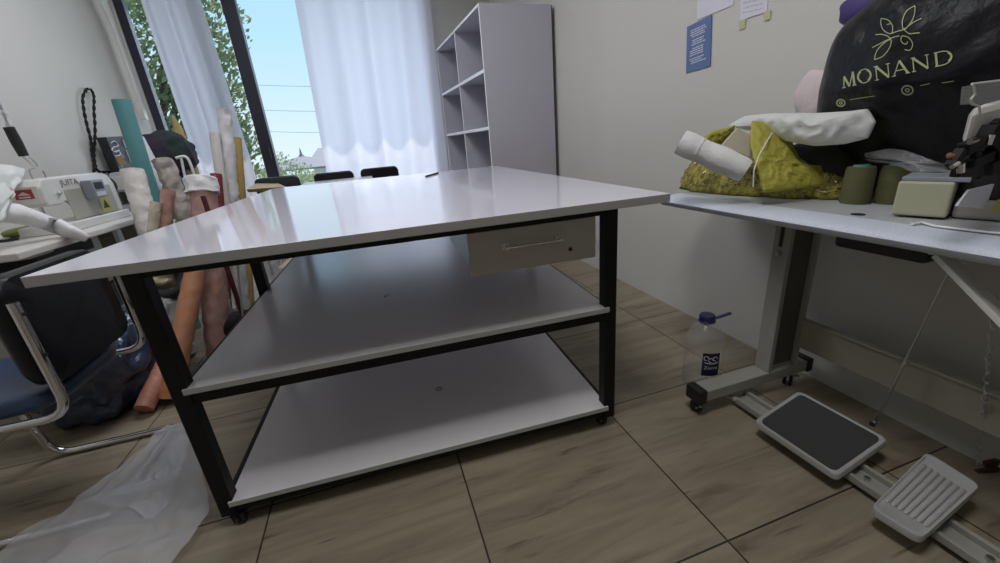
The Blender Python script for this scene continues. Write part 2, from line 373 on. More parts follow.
# curtains
def curtain(name, top, bot, z0, z1, folds, ymid, amp, label, seed):
    xt0, xt1 = top; xb0, xb1 = bot
    def fn(u, v):
        z = z1+(z0-z1)*v; a = xt0+(xb0-xt0)*v; b = xt1+(xb1-xt1)*v
        ph = u*folds*2*pi + .7*sin(v*2.1+seed) + .9*noise.noise(Vector((u*3, v*.8, seed)))
        d = sin(ph)*amp*(.75+.4*v) + noise.noise(Vector((u*7, v*2, seed+4)))*amp*.5
        return (a+(b-a)*u + cos(ph)*amp*.25, ymid+d, z)
    o = MB().grid(150, 40, fn).build(name, M['curtain'], smooth='all')
    return tag(o, label, 'curtain', 'sheer white curtains at the window')
curtain('curtain', (-1.645, -1.19), (-1.60, -1.10), .03, 2.86, 3.0, 4.84, .028, 'narrow sheer white curtain gathered behind the fabric rolls, left of the dark mullion', 1.0)
curtain('curtain', (-.375, .925), (-.47, .875), .03, 2.86, 4.6, 4.83, .030, 'wide sheer white curtain hanging between the bare pane and the white shelf unit', 5.0)

# ------------------------------------------------------------------ cutting table (authored in its own frame)
TX, TY, TYAW, TW, TD, TH = -.7042, 1.0256, -.0477, 1.5085, 1.985, .847
table = thing('cutting_table', (TX, TY, 0), 'large white laminate cutting table on a black steel castor frame with two lower shelves', 'table', rz=TYAW)
TM = Matrix.LocRotScale(Vector((TX, TY, 0)), table.rotation_euler, None)
def tl(px, v=None, z=None):      # table-frame point on plane v = const or z = const
    inv = TM.inverted(); o = inv @ CAM; d = (inv.to_3x3() @ ray(px))
    k = (v-o.y)/d.y if v is not None else (z-o.z)/d.z
    return o+d*k
tt = MB().box(0, TW, 0, TD, TH-.024, TH).build('tabletop', M['lam'], table, local=True, bevel=.0015)
tt.data.materials.append(M['edge'])
for p in tt.data.polygons:
    if abs(p.normal.z) < .5: p.material_index = 1
IX, IY, IW = .141, .09, 1.229; HM, HL = .4856, .098
LEGX = (IX-.012, IX+IW+.008); LEGY = (IY+.024, .90, 1.86); LW = .021
for ly in LEGY:
    for lx in LEGX:
        MB().box(lx-LW, lx+LW, ly-LW, ly+LW, .052, TH-.024).build('leg', M['black'], table, local=True, bevel=.003)
def rails(z0, z1, name):
    for ly in LEGY:
        MB().box(LEGX[0]+LW, LEGX[1]-LW, ly-.016, ly+.016, z0, z1).build(name, M['black'], table, local=True, bevel=.002)
    for lx in LEGX:
        for a, b in ((LEGY[0], LEGY[1]), (LEGY[1], LEGY[2])):
            MB().box(lx-.016, lx+.016, a+LW, b-LW, z0, z1).build(name, M['black'], table, local=True, bevel=.002)
rails(TH-.058, TH-.024, 'top_rail'); rails(HM-.052, HM-.016, 'shelf_rail'); rails(HL-.046, HL-.016, 'shelf_rail')
def notched(z):
    b = MB(); b.box(IX, IX+IW, IY-.004, IY+.001, z-.016, z); b.box(LEGX[0]+LW+.001, LEGX[1]-LW-.001, IY+.001, 1.88, z-.016, z); return b
for z, m_ in ((HM, M['lam_mid']), (HL, M['lam_mid'])):
    b = MB(); xs = (IX, LEGX[0]+LW+.001, LEGX[1]-LW-.001, IX+IW); y0, y1 = IY-.004, 1.9
    b.box(xs[1], xs[2], y0, y1, z-.016, z)
    for a, c2 in ((xs[0], xs[1]), (xs[2], xs[3])):
        if c2-a < .002: continue
        ys = y0
        for ly in LEGY:
            b.box(a, c2, ys, ly-LW-.001, z-.016, z); ys = ly+LW+.001
        b.box(a, c2, ys, y1, z-.016, z)
    o = b.build('shelf', m_, table, local=True)
    o.data.materials.append(M['edge2'])
    for p in o.data.polygons:
        if abs(p.normal.z) < .5: p.material_index = 1
for px, z in (((439, 389), HL), ((387, 296), HM)):
    c = tl(px, z=z); rg = MB()
    rg.tube([(c.x+.011*cos(a*pi/8), c.y+.011*sin(a*pi/8), z+.0006) for a in range(17 if z == HL else 13)], .0011, 6)
    rg.build('ring_mark', M['rubber'], table, local=True)
# castors
def castor(lx, ly, ang, root, z1=.052, r=.021, name='castor'):
    cs = MB(); d = Vector((cos(ang), sin(ang), 0)); c = Vector((lx, ly, 0))
    cs.box(lx-.021, lx+.021, ly-.021, ly+.021, z1-.006, z1)
    cs.lathe([(.014, 0), (.014, .008)], 12, Matrix.Translation((lx, ly, z1-.013)))
    n = Vector((-d.y, d.x, 0)); w = c+d*.010
    for s in (-1, 1): cs.bar(w+n*s*.013+Vector((0, 0, z1-.012)), w+d*.008+n*s*.013+Vector((0, 0, r-.008)), .003, .024, d)
    cs.bar(w+d*.014+Vector((0, 0, z1-.016)), w+d*.034+Vector((0, 0, z1-.008)), .018, .005)
    o = cs.build(name, M['black'], root, local=True, bevel=.001)
    wm = MB(); rot = Matrix.Translation(w+d*.008+Vector((0, 0, r))) @ Matrix.Rotation(ang, 4, 'Z') @ Matrix.Rotation(pi/2, 4, 'X')
    wm.lathe([(r-.003, -.009), (r, -.006), (r, .006), (r-.003, .009)], 20, rot); wm.build('wheel', M['rubber'], o, local=True, smooth=True)
    hb = MB().lathe([(.006, -.0145), (.006, .0145)], 12, rot); hb.build('axle', M['steel'], o, local=True)
for lx, ly, a in ((LEGX[0], LEGY[0], -.35), (LEGX[1], LEGY[0], 2.6), (LEGX[0], LEGY[2], .5), (LEGX[1], LEGY[2], 2.), (LEGX[0], LEGY[1], 1.), (LEGX[1], LEGY[1], 1.8)):
    castor(lx, ly, a, table)
# drawer hung under the top
DV = IY+.005
a, b2, c2, d2 = tl((466, 228), v=DV), tl((595.6, 211), v=DV), tl((471, 277), v=DV), tl((595.6, 257), v=DV)
dx0, dx1 = (a.x+c2.x)/2, (b2.x+d2.x)/2; dz0 = (c2.z+d2.z)/2; dz1 = TH-.058
dm = mat('drawer_laminate', (.42, .405, .37), .22, var=.03, scale=4, spec=.5)
dr = MB(); dr.box(dx0+.012, dx0+.028, DV+.016, DV+.50, dz0+.004, TH-.025).box(dx1-.028, dx1-.012, DV+.016, DV+.50, dz0+.004, TH-.025)
dr.box(dx0+.028, dx1-.028, DV+.484, DV+.50, dz0+.004, TH-.025).box(dx0+.028, dx1-.028, DV+.016, DV+.484, dz0+.004, dz0+.014)
dro = dr.build('drawer', dm, table, local=True)
MB().box(dx0, dx1, DV, DV+.016, dz0, dz1).build('drawer_front', dm, dro, local=True, bevel=.001)
h0, h1 = tl((506, 248), v=DV-.022), tl((563, 240.5), v=DV-.022)
hz = (h0.z+h1.z)/2
hm = MB(); hm.tube([(h0.x, DV-.022, hz), (h1.x, DV-.022, hz)], .0035, 8)
for q in (h0.x+.006, h1.x-.006):
    hm.box(q-.007, q+.007, DV-.024, DV, hz-.006, hz+.006); hm.box(q-.013, q+.013, DV-.003, DV, hz-.009, hz+.009)
o = hm.build('drawer_handle', M['chrome'], dro, local=True, bevel=.0012); o['label'] = 'chrome bar handle'
kh = tl((570, 249), v=DV)
MB().lathe([(.006, 0), (.006, .004)], 14, Matrix.Translation((kh.x, DV, kh.z)) @ Matrix.Rotation(pi/2, 4, 'X')).build('keyhole', M['rubber'], dro, local=True)
tp = MB(); q = Vector((dx1, DV+.006, dz0+.03))
tp.tube([q+Vector((0, 0, .028)), q+Vector((.012, 0, .005)), q+Vector((.013, 0, -.010)), q+Vector((0, 0, -.024))], .0012, 6)
tp.build('tape_edge', M['sillw'], dro, local=True)
# pen lying on the far end of the top
pa, pb = at((425, 176.5), z=TH+.005), at((438, 172.8), z=TH+.005)
pn = thing('pen', pa, 'short black pen lying on the far right part of the white cutting table', 'pen')
pd = pb-pa
MB().tube([pa, pa+pd*.1, pa+pd*.7, pa+pd*.72], [.002, .005, .005, .005], 10).build('barrel', M['rubber'], pn, smooth=True)
MB().tube([pa+pd*.72, pa+pd], .0056, 10).build('cap', M['black'], pn, smooth=True)

# ------------------------------------------------------------------ open shelf unit against the right wall
CU = thing('shelf_unit', (.972, 3.28, 0), 'tall white open shelf unit with square cubbies standing against the right wall', 'shelf', rz=radians(2.6))
cw, cl, chh, th = .60, 1.49, 1.975, .018
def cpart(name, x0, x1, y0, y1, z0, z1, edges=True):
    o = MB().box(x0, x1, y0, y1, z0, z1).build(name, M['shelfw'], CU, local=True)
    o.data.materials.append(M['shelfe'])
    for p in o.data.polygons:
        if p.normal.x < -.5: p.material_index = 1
    return o
cpart('side_panel', 0, cw-.012, 0, th, 0, chh-th); cpart('side_panel', 0, cw-.012, cl-th, cl, 0, chh-th)
cpart('top_panel', 0, cw-.012, 0, cl, chh-th, chh); cpart('bottom_panel', .002, cw-.012, th, cl-th, .06, .06+th)
cpart('divider', .002, cw-.012, .735, .735+th, .06+th, chh-th)
for z in (.28, .70, 1.12, 1.535):
    for a, b in ((th, .735), (.735+th, cl-th)): cpart('shelf', .003, cw-.012, a, b, z-th/2-.003, z+th/2+.003)
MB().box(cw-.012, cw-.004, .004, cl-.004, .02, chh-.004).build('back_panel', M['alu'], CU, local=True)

# ------------------------------------------------------------------ papers on the right wall
def wallquad(pxs, x, th, name, m, parent=None):
    p = [at(q, x=x) for q in pxs]; b = MB()
    b.add(p+[q+Vector((th, 0, 0)) for q in p], [(0, 1, 2, 3), (7, 6, 5, 4)]+[(i, i+4, (i+1) % 4+4, (i+1) % 4) for i in range(4)])
    return b.build(name, m, parent)
pb = wallquad([(687, 27), (711.5, 15), (710, 66), (686, 73)], RX-.006, .005, 'blue_notice', M['blueposter'])
tag(pb, 'small blue printed notice board on the right wall below the blank white sheet', 'notice')
tx = MB(); rnd = random.Random(3)
P00, P10, P01 = at((687, 27), x=RX-.0065), at((711.5, 15), x=RX-.0065), at((686, 73), x=RX-.0065)
ex, ez = P10-P00, P01-P00
v = .12
for row in range(17):
    if row in (4, 8, 13): v += .035; continue
    a = .14+.12*rnd.random(); b = .86-.18*rnd.random(); u = a
    while u < b:
        l = min(.05+.1*rnd.random(), b-u); q = P00+ex*u+ez*v
        tx.add([q, q+ex*l, q+ex*l+ez*.022, q+ez*.022], [(0, 1, 2, 3)]); u += l+.02
    v += .046
tx.build('print_lines', M['ink'], pb)
pw = wallquad([(697.5, -30), (735, -44), (733, 5), (697, 20)], RX-.004, .003, 'paper_sheet', M['paper'])
tag(pw, 'blank white paper sheet on the right wall above the blue notice', 'paper')
ph = wallquad([(741, -30), (770, -40), (767, 11.5), (740, 20.5)], RX-.004, .003, 'paper_note', M['paper'])
tag(ph, 'white handwritten note taped to the right wall with yellow tape', 'paper')
tw_ = MB()
Q00, Q10, Q01 = at((741, -30), x=RX-.0045), at((770, -40), x=RX-.0045), at((740, 20.5), x=RX-.0045)
ex, ez = Q10-Q00, Q01-Q00
for row in range(9):
    v = .1+row*.095; u = .08+.06*rnd.random()
    while u < .82:
        l = .04+.12*rnd.random(); zz = [ (rnd.random()-.5)*.02 for _ in range(5)]
        tw_.tube([Q00+ex*(u+l*k/4)+ez*(v+zz[k]) for k in range(5)], .0007, 4); u += l+.04
tw_.build('handwriting', M['greyink'], ph)
for px in ((742, 23), (767, 14)):
    wallquad([(px[0]-3.5, px[1]-2), (px[0]+3.5, px[1]-4), (px[0]+3, px[1]+5), (px[0]-3, px[1]+7)], RX-.0052, .0008, 'tape', M['tape'], ph)

# ------------------------------------------------------------------ right machine table
MTZ = .76; MX0, MX1 = 1.05, 1.575
MT = thing('machine_table', (1.3, .70, 0), 'grey speckled sewing machine table on a beige castor stand along the right wall', 'table')
def extrude(prof, y0, y1, name, m_, parent, **kw):
    n = len(prof); b = MB(); b.add([(x, y0, z) for x, z in prof]+[(x, y1, z) for x, z in prof], [tuple(range(n)), tuple(range(n, 2*n))[::-1]]+[(i, i+n, (i+1) % n+n, (i+1) % n) for i in range(n)])
    return b.build(name, m_, parent, **kw)
extrude([(1.207, MTZ-.038), (1.575, MTZ-.038), (1.575, MTZ), (1.207, MTZ)], .02, 1.385, 'tabletop', M['mgrey'], MT, bevel=.001)
nose = [(1.206, MTZ-.038), (1.145, MTZ-.038), (1.125, MTZ-.038), (1.113, MTZ-.027), (1.109, MTZ-.019), (1.113, MTZ-.012), (1.124, MTZ-.007), (1.142, MTZ-.0035), (1.17, MTZ-.001), (1.206, MTZ)]
extrude(nose, .02, 1.385, 'edge_band', M['medge'], MT, smooth=True, angle=50)
def stand(ly, full=True):
    o = MB().box(1.318, 1.338, ly-.03, ly+.03, .105, MTZ-.038).box(1.452, 1.466, ly-.03, ly+.03, .105, MTZ-.038).box(1.338, 1.452, ly-.012, ly+.03, .105, MTZ-.038).build('column', M['beigel'], MT, bevel=.003)
    MB().bar((1.3165, ly, .60), (1.3165, ly, .68), .006, .010, (0, 1, 0)).build('slot', M['rubber'], o)
    MB().lathe([(.009, 0), (.009, .012)], 6, Matrix.Translation((1.318, ly, .575)) @ Matrix.Rotation(-pi/2, 4, 'Y')).build('bolt', M['steel'], o)
    MB().box(1.343, 1.449, ly-.0135, ly-.0125, .12, MTZ-.06).build('shade_panel', mat('shaded_inner_channel', (.10, .095, .08), .6), o)  # dark sheet puts the shade of the face turned from the window into colour
    f = MB().box(1.03, 1.52, ly-.032, ly+.032, .062, .105).build('foot_bar', M['beigel'], MT, bevel=.003)
    for xx0, xx1 in ((.995, 1.03), (1.52, 1.55)):
        MB().box(xx0, xx1, ly-.036, ly+.036, .056, .112).build('end_cap', M['rubber'], f, bevel=.005)
    return f
def castor2(x, y, ang):
    cs = MB(); cs.lathe([(.008, 0), (.008, .02), (.02, .022), (.02, .028)], 14, Matrix.Translation((x, y, .034)))
    d = Vector((cos(ang), sin(ang), 0)); nn = Vector((-d.y, d.x, 0)); wc = Vector((x, y, .022))+d*.012
    for s in (-1, 1): cs.bar(wc+nn*s*.011, Vector((x, y, .046))+nn*s*.011, .003, .02, d)
    cs.tube([wc-nn*.02, wc+nn*.02], .004, 8); cs.bar(Vector((x, y, .04))+nn*.014, Vector((x, y, .04))+nn*.034, .012, .006)
    o = cs.build('castor', M['steel'], MT, smooth=False)
    rot = Matrix.Translation(wc) @ Matrix.Rotation(ang, 4, 'Z') @ Matrix.Rotation(pi/2, 4, 'X')
    wm = MB()
    for s in (-1, 1): wm.lathe([(.017, s*.004), (.022, s*.006), (.022, s*.013), (.017, s*.016)], 20, rot)
    wm.build('wheel', M['rubber'], o, smooth=True)
for ly in (1.0, .22):
    stand(ly); castor2(1.035, ly, 2.4 if ly > .5 else 1.); castor2(1.475, ly, -2.6)
MB().box(1.452, 1.466, .25, .97, .185, .30).box(1.440, 1.466, .25, .97, .297, .306).build('cross_beam', M['beige'], MT, bevel=.002)
# under-table oil pan and diagonal brace
p1, p2 = at((862, 243), x=1.28), at((935, 253), x=1.28)
MB().box(1.165, 1.40, .54, .74, MTZ-.078, MTZ-.038).build('oil_pan', M['rubber'], MT, bevel=.012)
q1, q2 = at((940, 254), x=1.17), at((1012, 327), x=1.17)
MB().bar(q1, q2, .012, .045, (1, 0, 0)).bar(q2, q2+Vector((.14, 0, -.02)), .045, .012).bar(q1, q1+Vector((.14, 0, 0)), .045, .012).build('brace', M['offwhite'], MT, bevel=.002)
# treadle rail with two pedals
MB().box(1.165, 1.178, .05, .99, .018, .040).box(1.232, 1.245, .05, .99, .018, .040).box(1.178, 1.232, .05, .99, .018, .024).build('treadle_rail', M['beigel'], MT, bevel=.002)
cv = MB(); cv.tube([(1.17, .965, .03), (1.15, 1.0, .035), (1.12, 1.02, .055), (1.10, 1.0, .066)], .008, 8); cv.build('rail_bracket', M['beigel'], MT, smooth=True)
for yy in (.55, .60, .30): MB().lathe([(.008, 0), (.008, .01)], 6, Matrix.Translation((1.205, yy, .024))).build('rail_bolt', M['steel'], MT)
def pedal(pxs, z, rib, m_top, parts):
    P = [at(q, z=zz) for q, zz in zip(pxs, z)]; c = sum(P, Vector())/4
    nrm = (P[1]-P[0]).cross(P[3]-P[0]).normalized(); nrm = nrm if nrm.z > 0 else -nrm
    def rnd_rect(s, k=5):
        o2 = []
        for i in range(4):
            p, pr, nx = P[i], P[i-1], P[(i+1) % 4]
            p = c+(p-c)*s; pr = c+(pr-c)*s; nx = c+(nx-c)*s
            a = p+(pr-p).normalized()*.02; b = p+(nx-p).normalized()*.02
            for j in range(k+1):
                t = j/k; o2.append((a*(1-t)+p*t)*(1-t)+(p*(1-t)+b*t)*t)
        return o2
    A, n_ = rnd_rect(1.0), 24; b = MB(); B = rnd_rect(.985); I = rnd_rect(.90)
    vs = [q-nrm*.018 for q in A]+[q for q in A]+[q+nrm*.003 for q in B]+[q+nrm*.003 for q in rnd_rect(.93)]+[q-nrm*.001 for q in I]
    fs = [tuple(range(n_))[::-1]]+[(r*n_+i, r*n_+(i+1) % n_, (r+1)*n_+(i+1) % n_, (r+1)*n_+i) for r in range(4) for i in range(n_)]+[tuple(4*n_+i for i in range(n_))]
    b.add(vs, fs); o = b.build('pedal', M['pedal'], MT, smooth=True, angle=50)
    if rib:
        rb = MB()
        for k in range(7):
            t = .13+.74*k/6; a = P[0].lerp(P[3], t); d_ = P[1].lerp(P[2], t); a, d_ = a.lerp(d_, .16), a.lerp(d_, .84)
            rb.tube([a+(d_-a)*s-nrm*.0005 for s in (0, .03, .97, 1)], [.002, .006, .006, .002], 8)
        rb.build('rib', M['pedal'], o, smooth=True)
    else:
        mm = MB(); mm.add([q+nrm*.0025 for q in I]+[q-nrm*.003 for q in I], [tuple(range(n_)), tuple(range(n_, 2*n_))[::-1]]+[(i, i+n_, (i+1) % n_+n_, (i+1) % n_) for i in range(n_)])
        mm.build('rubber_mat', M['dgrey'], o)
    br = MB()
    for e0, e1 in ((P[0], P[1]), (P[3], P[2])):
        m_ = c.lerp((e0+e1)/2, .7); MB().box(1.175, 1.235, m_.y-.012, m_.y+.012, .036, max(.045, m_.z-.015)).build('pedal_bracket', M['rubber'], o)
    return o
pedal([(754, 421), (799, 391), (889, 440), (837, 477)], (.062, .085, .085, .062), False, None, None)
pedal([(870, 508), (927, 452), (981, 486), (921, 540)], (.065, .09, .09, .065), True, None, None)
# pull rod from the pedal up to the machine
r0, r1 = at((874, 424), y=.66), at((947, 275), y=.60)
pr = MB(); dd = r1-r0; pr.tube([r0, r0+dd*.47], .005, 8); pr.tube([r0+dd*.47, r1+dd*.16], .0035, 8); pr.lathe([(.011, -.008), (.011, .008)], 10, Matrix.Translation(r0+dd*.47)); pr.lathe([(.012, -.005), (.012, .01)], 8, Matrix.Translation(r0))
pr.build('pull_rod', M['steel'], MT, smooth=True)
# chain hanging at the right
ch = MB(); c0, c1 = at((995, 300), y=.47), at((978, 462), y=.47)
for k in range(34):
    p = c0.lerp(c1, k/33)+Vector((.004*sin(k*1.7), 0, 0)); ax = Vector((1, 0, 0)) if k % 2 else Vector((0, 1, 0))
    ch.tube([p+ax*.005*cos(a*pi/4)+Vector((0, 0, .009*sin(a*pi/4))) for a in range(9)], .0016, 5, cap=False)
ch.build('chain', M['steel'], MT, smooth=True)
hk = MB(); hp = at((982, 470), y=.47)
hk.bar(hp+Vector((.03, -.02, .01)), hp+Vector((-.03, .0, 0)), .012, .02).bar(hp+Vector((0, 0, .02)), hp+Vector((.06, -.03, .05)), .012, .02)
hk.build('chain_clip', mat('dark_red_clip', (.06, .02, .018), .5), MT, bevel=.002)
# cable hole in the top
hp = at((858, 214.5), z=MTZ)
MB().lathe([(.016, 0), (.016, .0012)], 18, Matrix.Translation(hp)).build('cable_grommet', M['rubber'], MT)

# ---- overlock machine
OV = thing('overlock_machine', (1.40, .45, MTZ), 'cream overlock sewing machine with clear eye guard at the right end of the grey table', 'sewing machine')
c0, c1 = at((890, 216), z=MTZ+.002), at((945, 220), z=MTZ+.002)
fd = (c1-c0).normalized(); nd = Vector((-fd.y, fd.x, 0)); nd = nd if nd.x > 0 else -nd
def orient(o_, fx, nx): return Matrix(((fx.x, nx.x, 0, o_.x), (fx.y, nx.y, 0, o_.y), (0, 0, 1, o_.z), (0, 0, 0, 1)))
OM = orient(c0, fd, nd); wl = (c1-c0).length
hz = .088
MB().box(0, wl, 0, .085, .004, hz, OM).build('chip_box', M['cream'], OV, bevel=.005)
MB().box(.004, wl+.022, .006, .10, hz, hz+.011, OM).build('cloth_plate', M['greypl'], OV, bevel=.002)
MB().box(wl*.5, wl+.30, .085, .20, 0, .075, OM).box(wl+.004, wl+.30, .03, .085, 0, .045, OM).build('machine_base', M['beigel'], OV, bevel=.008)
dk = MB().box(wl+.006, wl+.07, .04, .12, .045, .13, OM).box(wl-.01, wl+.11, .11, .17, .075, .17, OM); dk.build('looper_housing', M['rubber'], OV, bevel=.006)
cp = MB(); cp.add([at(q, y=.52) for q in ((968, 190), (993, 184), (984, 209), (956, 206))], [(0, 1, 2, 3)])
cp.build('looper_cover', M['paper'], OV, solid=.004)
hd = MB()
h = [at(q, y=.50) for q in ((973, 108), (1015, 97), (1022, 150), (962, 150))]
hd.add(h+[q+Vector((.10, .05, 0)) for q in h], [(3, 2, 1, 0), (4, 5, 6, 7)]+[(i, (i+1) % 4, (i+1) % 4+4, i+4) for i in range(4)])
hd.build('machine_head', M['offwhite'], OV, bevel=.015)
me_ = MB()
for a_, b_, r_ in (((950, 168), (962, 150), .010), ((962, 150), (985, 140), .012), ((985, 132), (1003, 150), .016), ((968, 165), (990, 155), .011), ((985, 170), (1004, 158), .014), ((955, 172), (975, 172), .010), ((996, 120), (998, 172), .008), ((975, 150), (978, 178), .008)):
    me_.bar(at(a_, y=.49), at(b_, y=.49), r_*2, r_*1.6, (0, 1, 0))
me_.build('needle_mechanism', M['black'], OV, bevel=.003)
for a_, b_, r_ in (((961, 163), (961, 172), .006), ((952, 167), (958, 163), .004), ((988, 145), (992, 135), .005), ((970, 142), (976, 140), .005)):
    MB().tube([at(a_, y=.478), at(b_, y=.478)], r_, 10).build('chrome_screw', M['chrome'], OV, smooth=True)
ll = MB().box(-.02, .02, -.006, .006, -.005, .005, Matrix.Translation(at((951, 156), y=.50)) @ Matrix.Rotation(.5, 4, 'Z')); ll.build('lever_tip', cloth('rust_grip', (.20, .08, .05)), OV, bevel=.004)
yl = MB(); p = at((1000, 205), y=.50); yl.box(-.012, .012, -.003, .003, -.012, .012, Matrix.Translation(p)); yl.build('warning_label', M['yellowst'], OV)
gd = MB(); g_ = [at(q, y=.47) for q in ((974, 85), (1012, 80), (1012, 103), (972, 104))]
gd.add(g_+[q+Vector((.03, .03, 0)) for q in g_], [(0, 1, 2, 3), (4, 7, 6, 5), (0, 3, 7, 4), (1, 5, 6, 2)])
gd.build('eye_guard', M['bottle'], OV)
ge = MB(); gq = [at(q, y=.468) for q in ((972, 84), (1012, 79))]; ge.tube(gq, .0022, 6)
ge.tube([at(q, y=.468) for q in ((974, 85), (975, 94), (971, 99), (972, 104), (979, 106), (981, 118))], .002, 6); ge.build('guard_rim', M['sillw'], OV, smooth=True)
cs_ = MB(); cs_.tube([at(q, z=MTZ+.004) for q in ((912, 224), (922, 222.5), (935, 226), (960, 229), (990, 232.5), (1010, 234))], .0045, 8, flat=.6)
cso = cs_.build('thread_tail', M['wfab'], smooth=True); tag(cso, 'off-white ribbon strip lying along the front of the grey table before the overlock machine', 'ribbon')

# ---- thread cones
def cone(px, lab):
    p = at(px, z=MTZ); t = thing('thread_cone', p, lab, 'thread', 'olive thread cones on the machine table')
    MB().lathe([(.036, .003), (.038, .012), (.0375, .05), (.036, .098), (.033, .108), (.020, .109)], 28, Matrix.Translation(p)).build('thread', M['thread'], t, smooth=True)
    MB().lathe([(.034, 0), (.034, .004)], 24, Matrix.Translation(p)).build('cone_base', M['teal_pl'], t)
    MB().lathe([(.022, .104), (.020, .114), (.014, .114), (.013, .105)], 20, Matrix.Translation(p)).build('cone_tip', M['teal_pl'], t, smooth=True)
cone((854, 203), 'olive green thread cone on the grey table, nearest the yellow lace')
cone((889, 203), 'olive green thread cone on the grey table, beside the cream box of the overlock machine')

# ---- black printed bag
bag = MB()
outl = [(1.035, 1.10), (1.045, .99), (1.00, .90), (.95, .79), (.70, .775), (.42, .775), (.30, .90), (.28, 1.12), (.34, 1.33), (.55, 1.42), (.78, 1.395), (.91, 1.325), (1.01, 1.25)]
cxf = lambda z: 1.515-.075*min(1, max(0, (z-.80)/.30))
thf = lambda z: .045+.085*min(1, max(0, (z-.80)/.28))
bag.pillow(outl, (.68, 1.08), cxf, thf, rings=26, n=120, amp=.011, freq=11, seed=2.0)
bg = tag(bag.build('plastic_bag', M['blackbag'], weld=True, smooth='all'), 'big black shopping bag with gold flower logo and lettering on the grey machine table', 'bag')
bvh = BVHTree.FromPolygons([q.co.copy() for q in bg.data.vertices], [tuple(p.vertices) for p in bg.data.polygons])
def onbag(px, off=.0022):
    d = ray(px).normalized(); h = bvh.ray_cast(CAM, d)
    if h[0] is None: return None
    return h[0]-d*off
def strip(mb, pts, w, closed=False):
    """a printed stroke: a ribbon of width w (px) that follows the bag's surface"""
    P2 = []
    for i in range(len(pts)-1):
        a, b = Vector((*pts[i], 0)), Vector((*pts[i+1], 0)); k = max(1, int((b-a).length/1.2))
        P2 += [a.lerp(b, j/k) for j in range(k)]
    P2.append(Vector((*pts[-1], 0)))
    L_, R_ = [], []
    for i, p in enumerate(P2):
        d = (P2[min(i+1, len(P2)-1)]-P2[max(i-1, 0)]).normalized(); n_ = Vector((-d.y, d.x, 0))
        ww = w[0]+(w[1]-w[0])*i/max(1, len(P2)-1) if isinstance(w, tuple) else w
        L_.append(onbag((p+n_*ww/2)[:2])); R_.append(onbag((p-n_*ww/2)[:2]))
    for i in range(len(P2)-1):
        q = (L_[i], L_[i+1], R_[i+1], R_[i])
        if all(z is not None for z in q): mb.add(q, [(0, 1, 2, 3)])
lt = MB()
base0, dirx, upv = Vector((842.0, 88.0)), Vector((116.0, -26.5))/116.0, Vector((-.10, -1.0))
def T(x, y): p = base0+dirx*x+upv*y; return (p.x, p.y)
def stroke(pts, w): strip(lt, [T(*q) for q in pts], w)
Hc = 13.5
def serif(x, y, l=4.2): stroke([(x-l/2, y), (x+l/2, y)], .9)
def ellipse(cx, cy, rx, ry, a0, a1, k=22): return [(cx+rx*cos(radians(a0+(a1-a0)*i/k)), cy+ry*sin(radians(a0+(a1-a0)*i/k))) for i in range(k+1)]
def LN(x, w_):
    stroke([(x, 0), (x, Hc)], 1.1); stroke([(x, Hc), (x+w_, 0)], 2.4); stroke([(x+w_, 0), (x+w_, Hc)], 1.1); serif(x, 0); serif(x, Hc); serif(x+w_, Hc)
# M
stroke([(2, 0), (3, Hc*.8)], 1.0); stroke([(3, Hc*.8), (7.5, 0)], 2.2); stroke([(7.5, 0), (12, Hc)], 1.0); stroke([(12, Hc), (12.5, 0)], 2.2); serif(2, 0, 3.5); serif(12.5, 0)
# O
for dx in (-.5, 0, .5):
    stroke(ellipse(23, Hc/2, 6.4+dx*.8, Hc/2, 0, 360), .9)
stroke(ellipse(23, Hc/2, 6.2, Hc/2-.8, 120, 240, 10), 1.6); stroke(ellipse(23, Hc/2, 6.2, Hc/2-.8, -60, 60, 10), 1.6)
LN(35, 12)
# A
stroke([(52, 0), (58.5, Hc+.5)], 1.0); stroke([(58.5, Hc+.5), (66, 0)], 2.5); stroke([(54.4, 4.6), (62.8, 4.6)], .9); serif(52, 0); serif(66, 0)
LN(72, 14)
# D
stroke([(95, 0), (95, Hc)], 2.3); stroke([(93, Hc), (101, Hc)], 1.0); stroke([(93, 0), (101, 0)], 1.0)
stroke(ellipse(101, Hc/2, 9.5, Hc/2, -90, 90), 1.0); stroke(ellipse(101, Hc/2, 9.0, Hc/2-1, -50, 50), 2.2)
lt.build('lettering', M['gold'], bg)
# flower logo and the small badges below it
lg = MB(); k = 5.364
def SP(*pts, w=.9, smooth_=True):
    P = [(830+x/k, y/k) for x, y in pts]
    if smooth_ and len(P) > 2:
        Q = []
        for i in range(len(P)-1):
            p0, p1, p2, p3 = [Vector(P[max(0, min(len(P)-1, i+j))]) for j in (-1, 0, 1, 2)]
            for j in range(6):
                u = j/6; Q.append(tuple(.5*((2*p1)+(-p0+p2)*u+(2*p0-5*p1+4*p2-p3)*u*u+(-p0+3*p1-3*p2+p3)*u**3)))
        P = Q+[P[-1]]
    strip(lg, P, w)
SP((455, 30), (410, 60), (388, 115), (398, 160), (440, 110), (455, 65), (455, 30))
SP((398, 160), (420, 140), (455, 115), (492, 98))
SP((398, 160), (425, 180), (455, 178), (482, 176))
SP((275, 98), (273, 130), (290, 165), (328, 180), (335, 140), (312, 108), (275, 98))
SP((305, 132), (325, 126))
SP((244, 186), (275, 184), (305, 192), (328, 208))
SP((328, 180), (360, 168), (390, 160), (400, 150))
SP((226, 256), (260, 238), (300, 218), (340, 200), (372, 192))
SP((238, 320), (250, 275), (285, 235), (325, 212), (322, 250), (285, 300), (238, 320))
SP((385, 192), (420, 200), (443, 235), (430, 268), (400, 266))
SP((385, 192), (380, 215), (392, 232), (410, 236), (415, 222))
lg.build('flower_logo', M['gold'], bg)
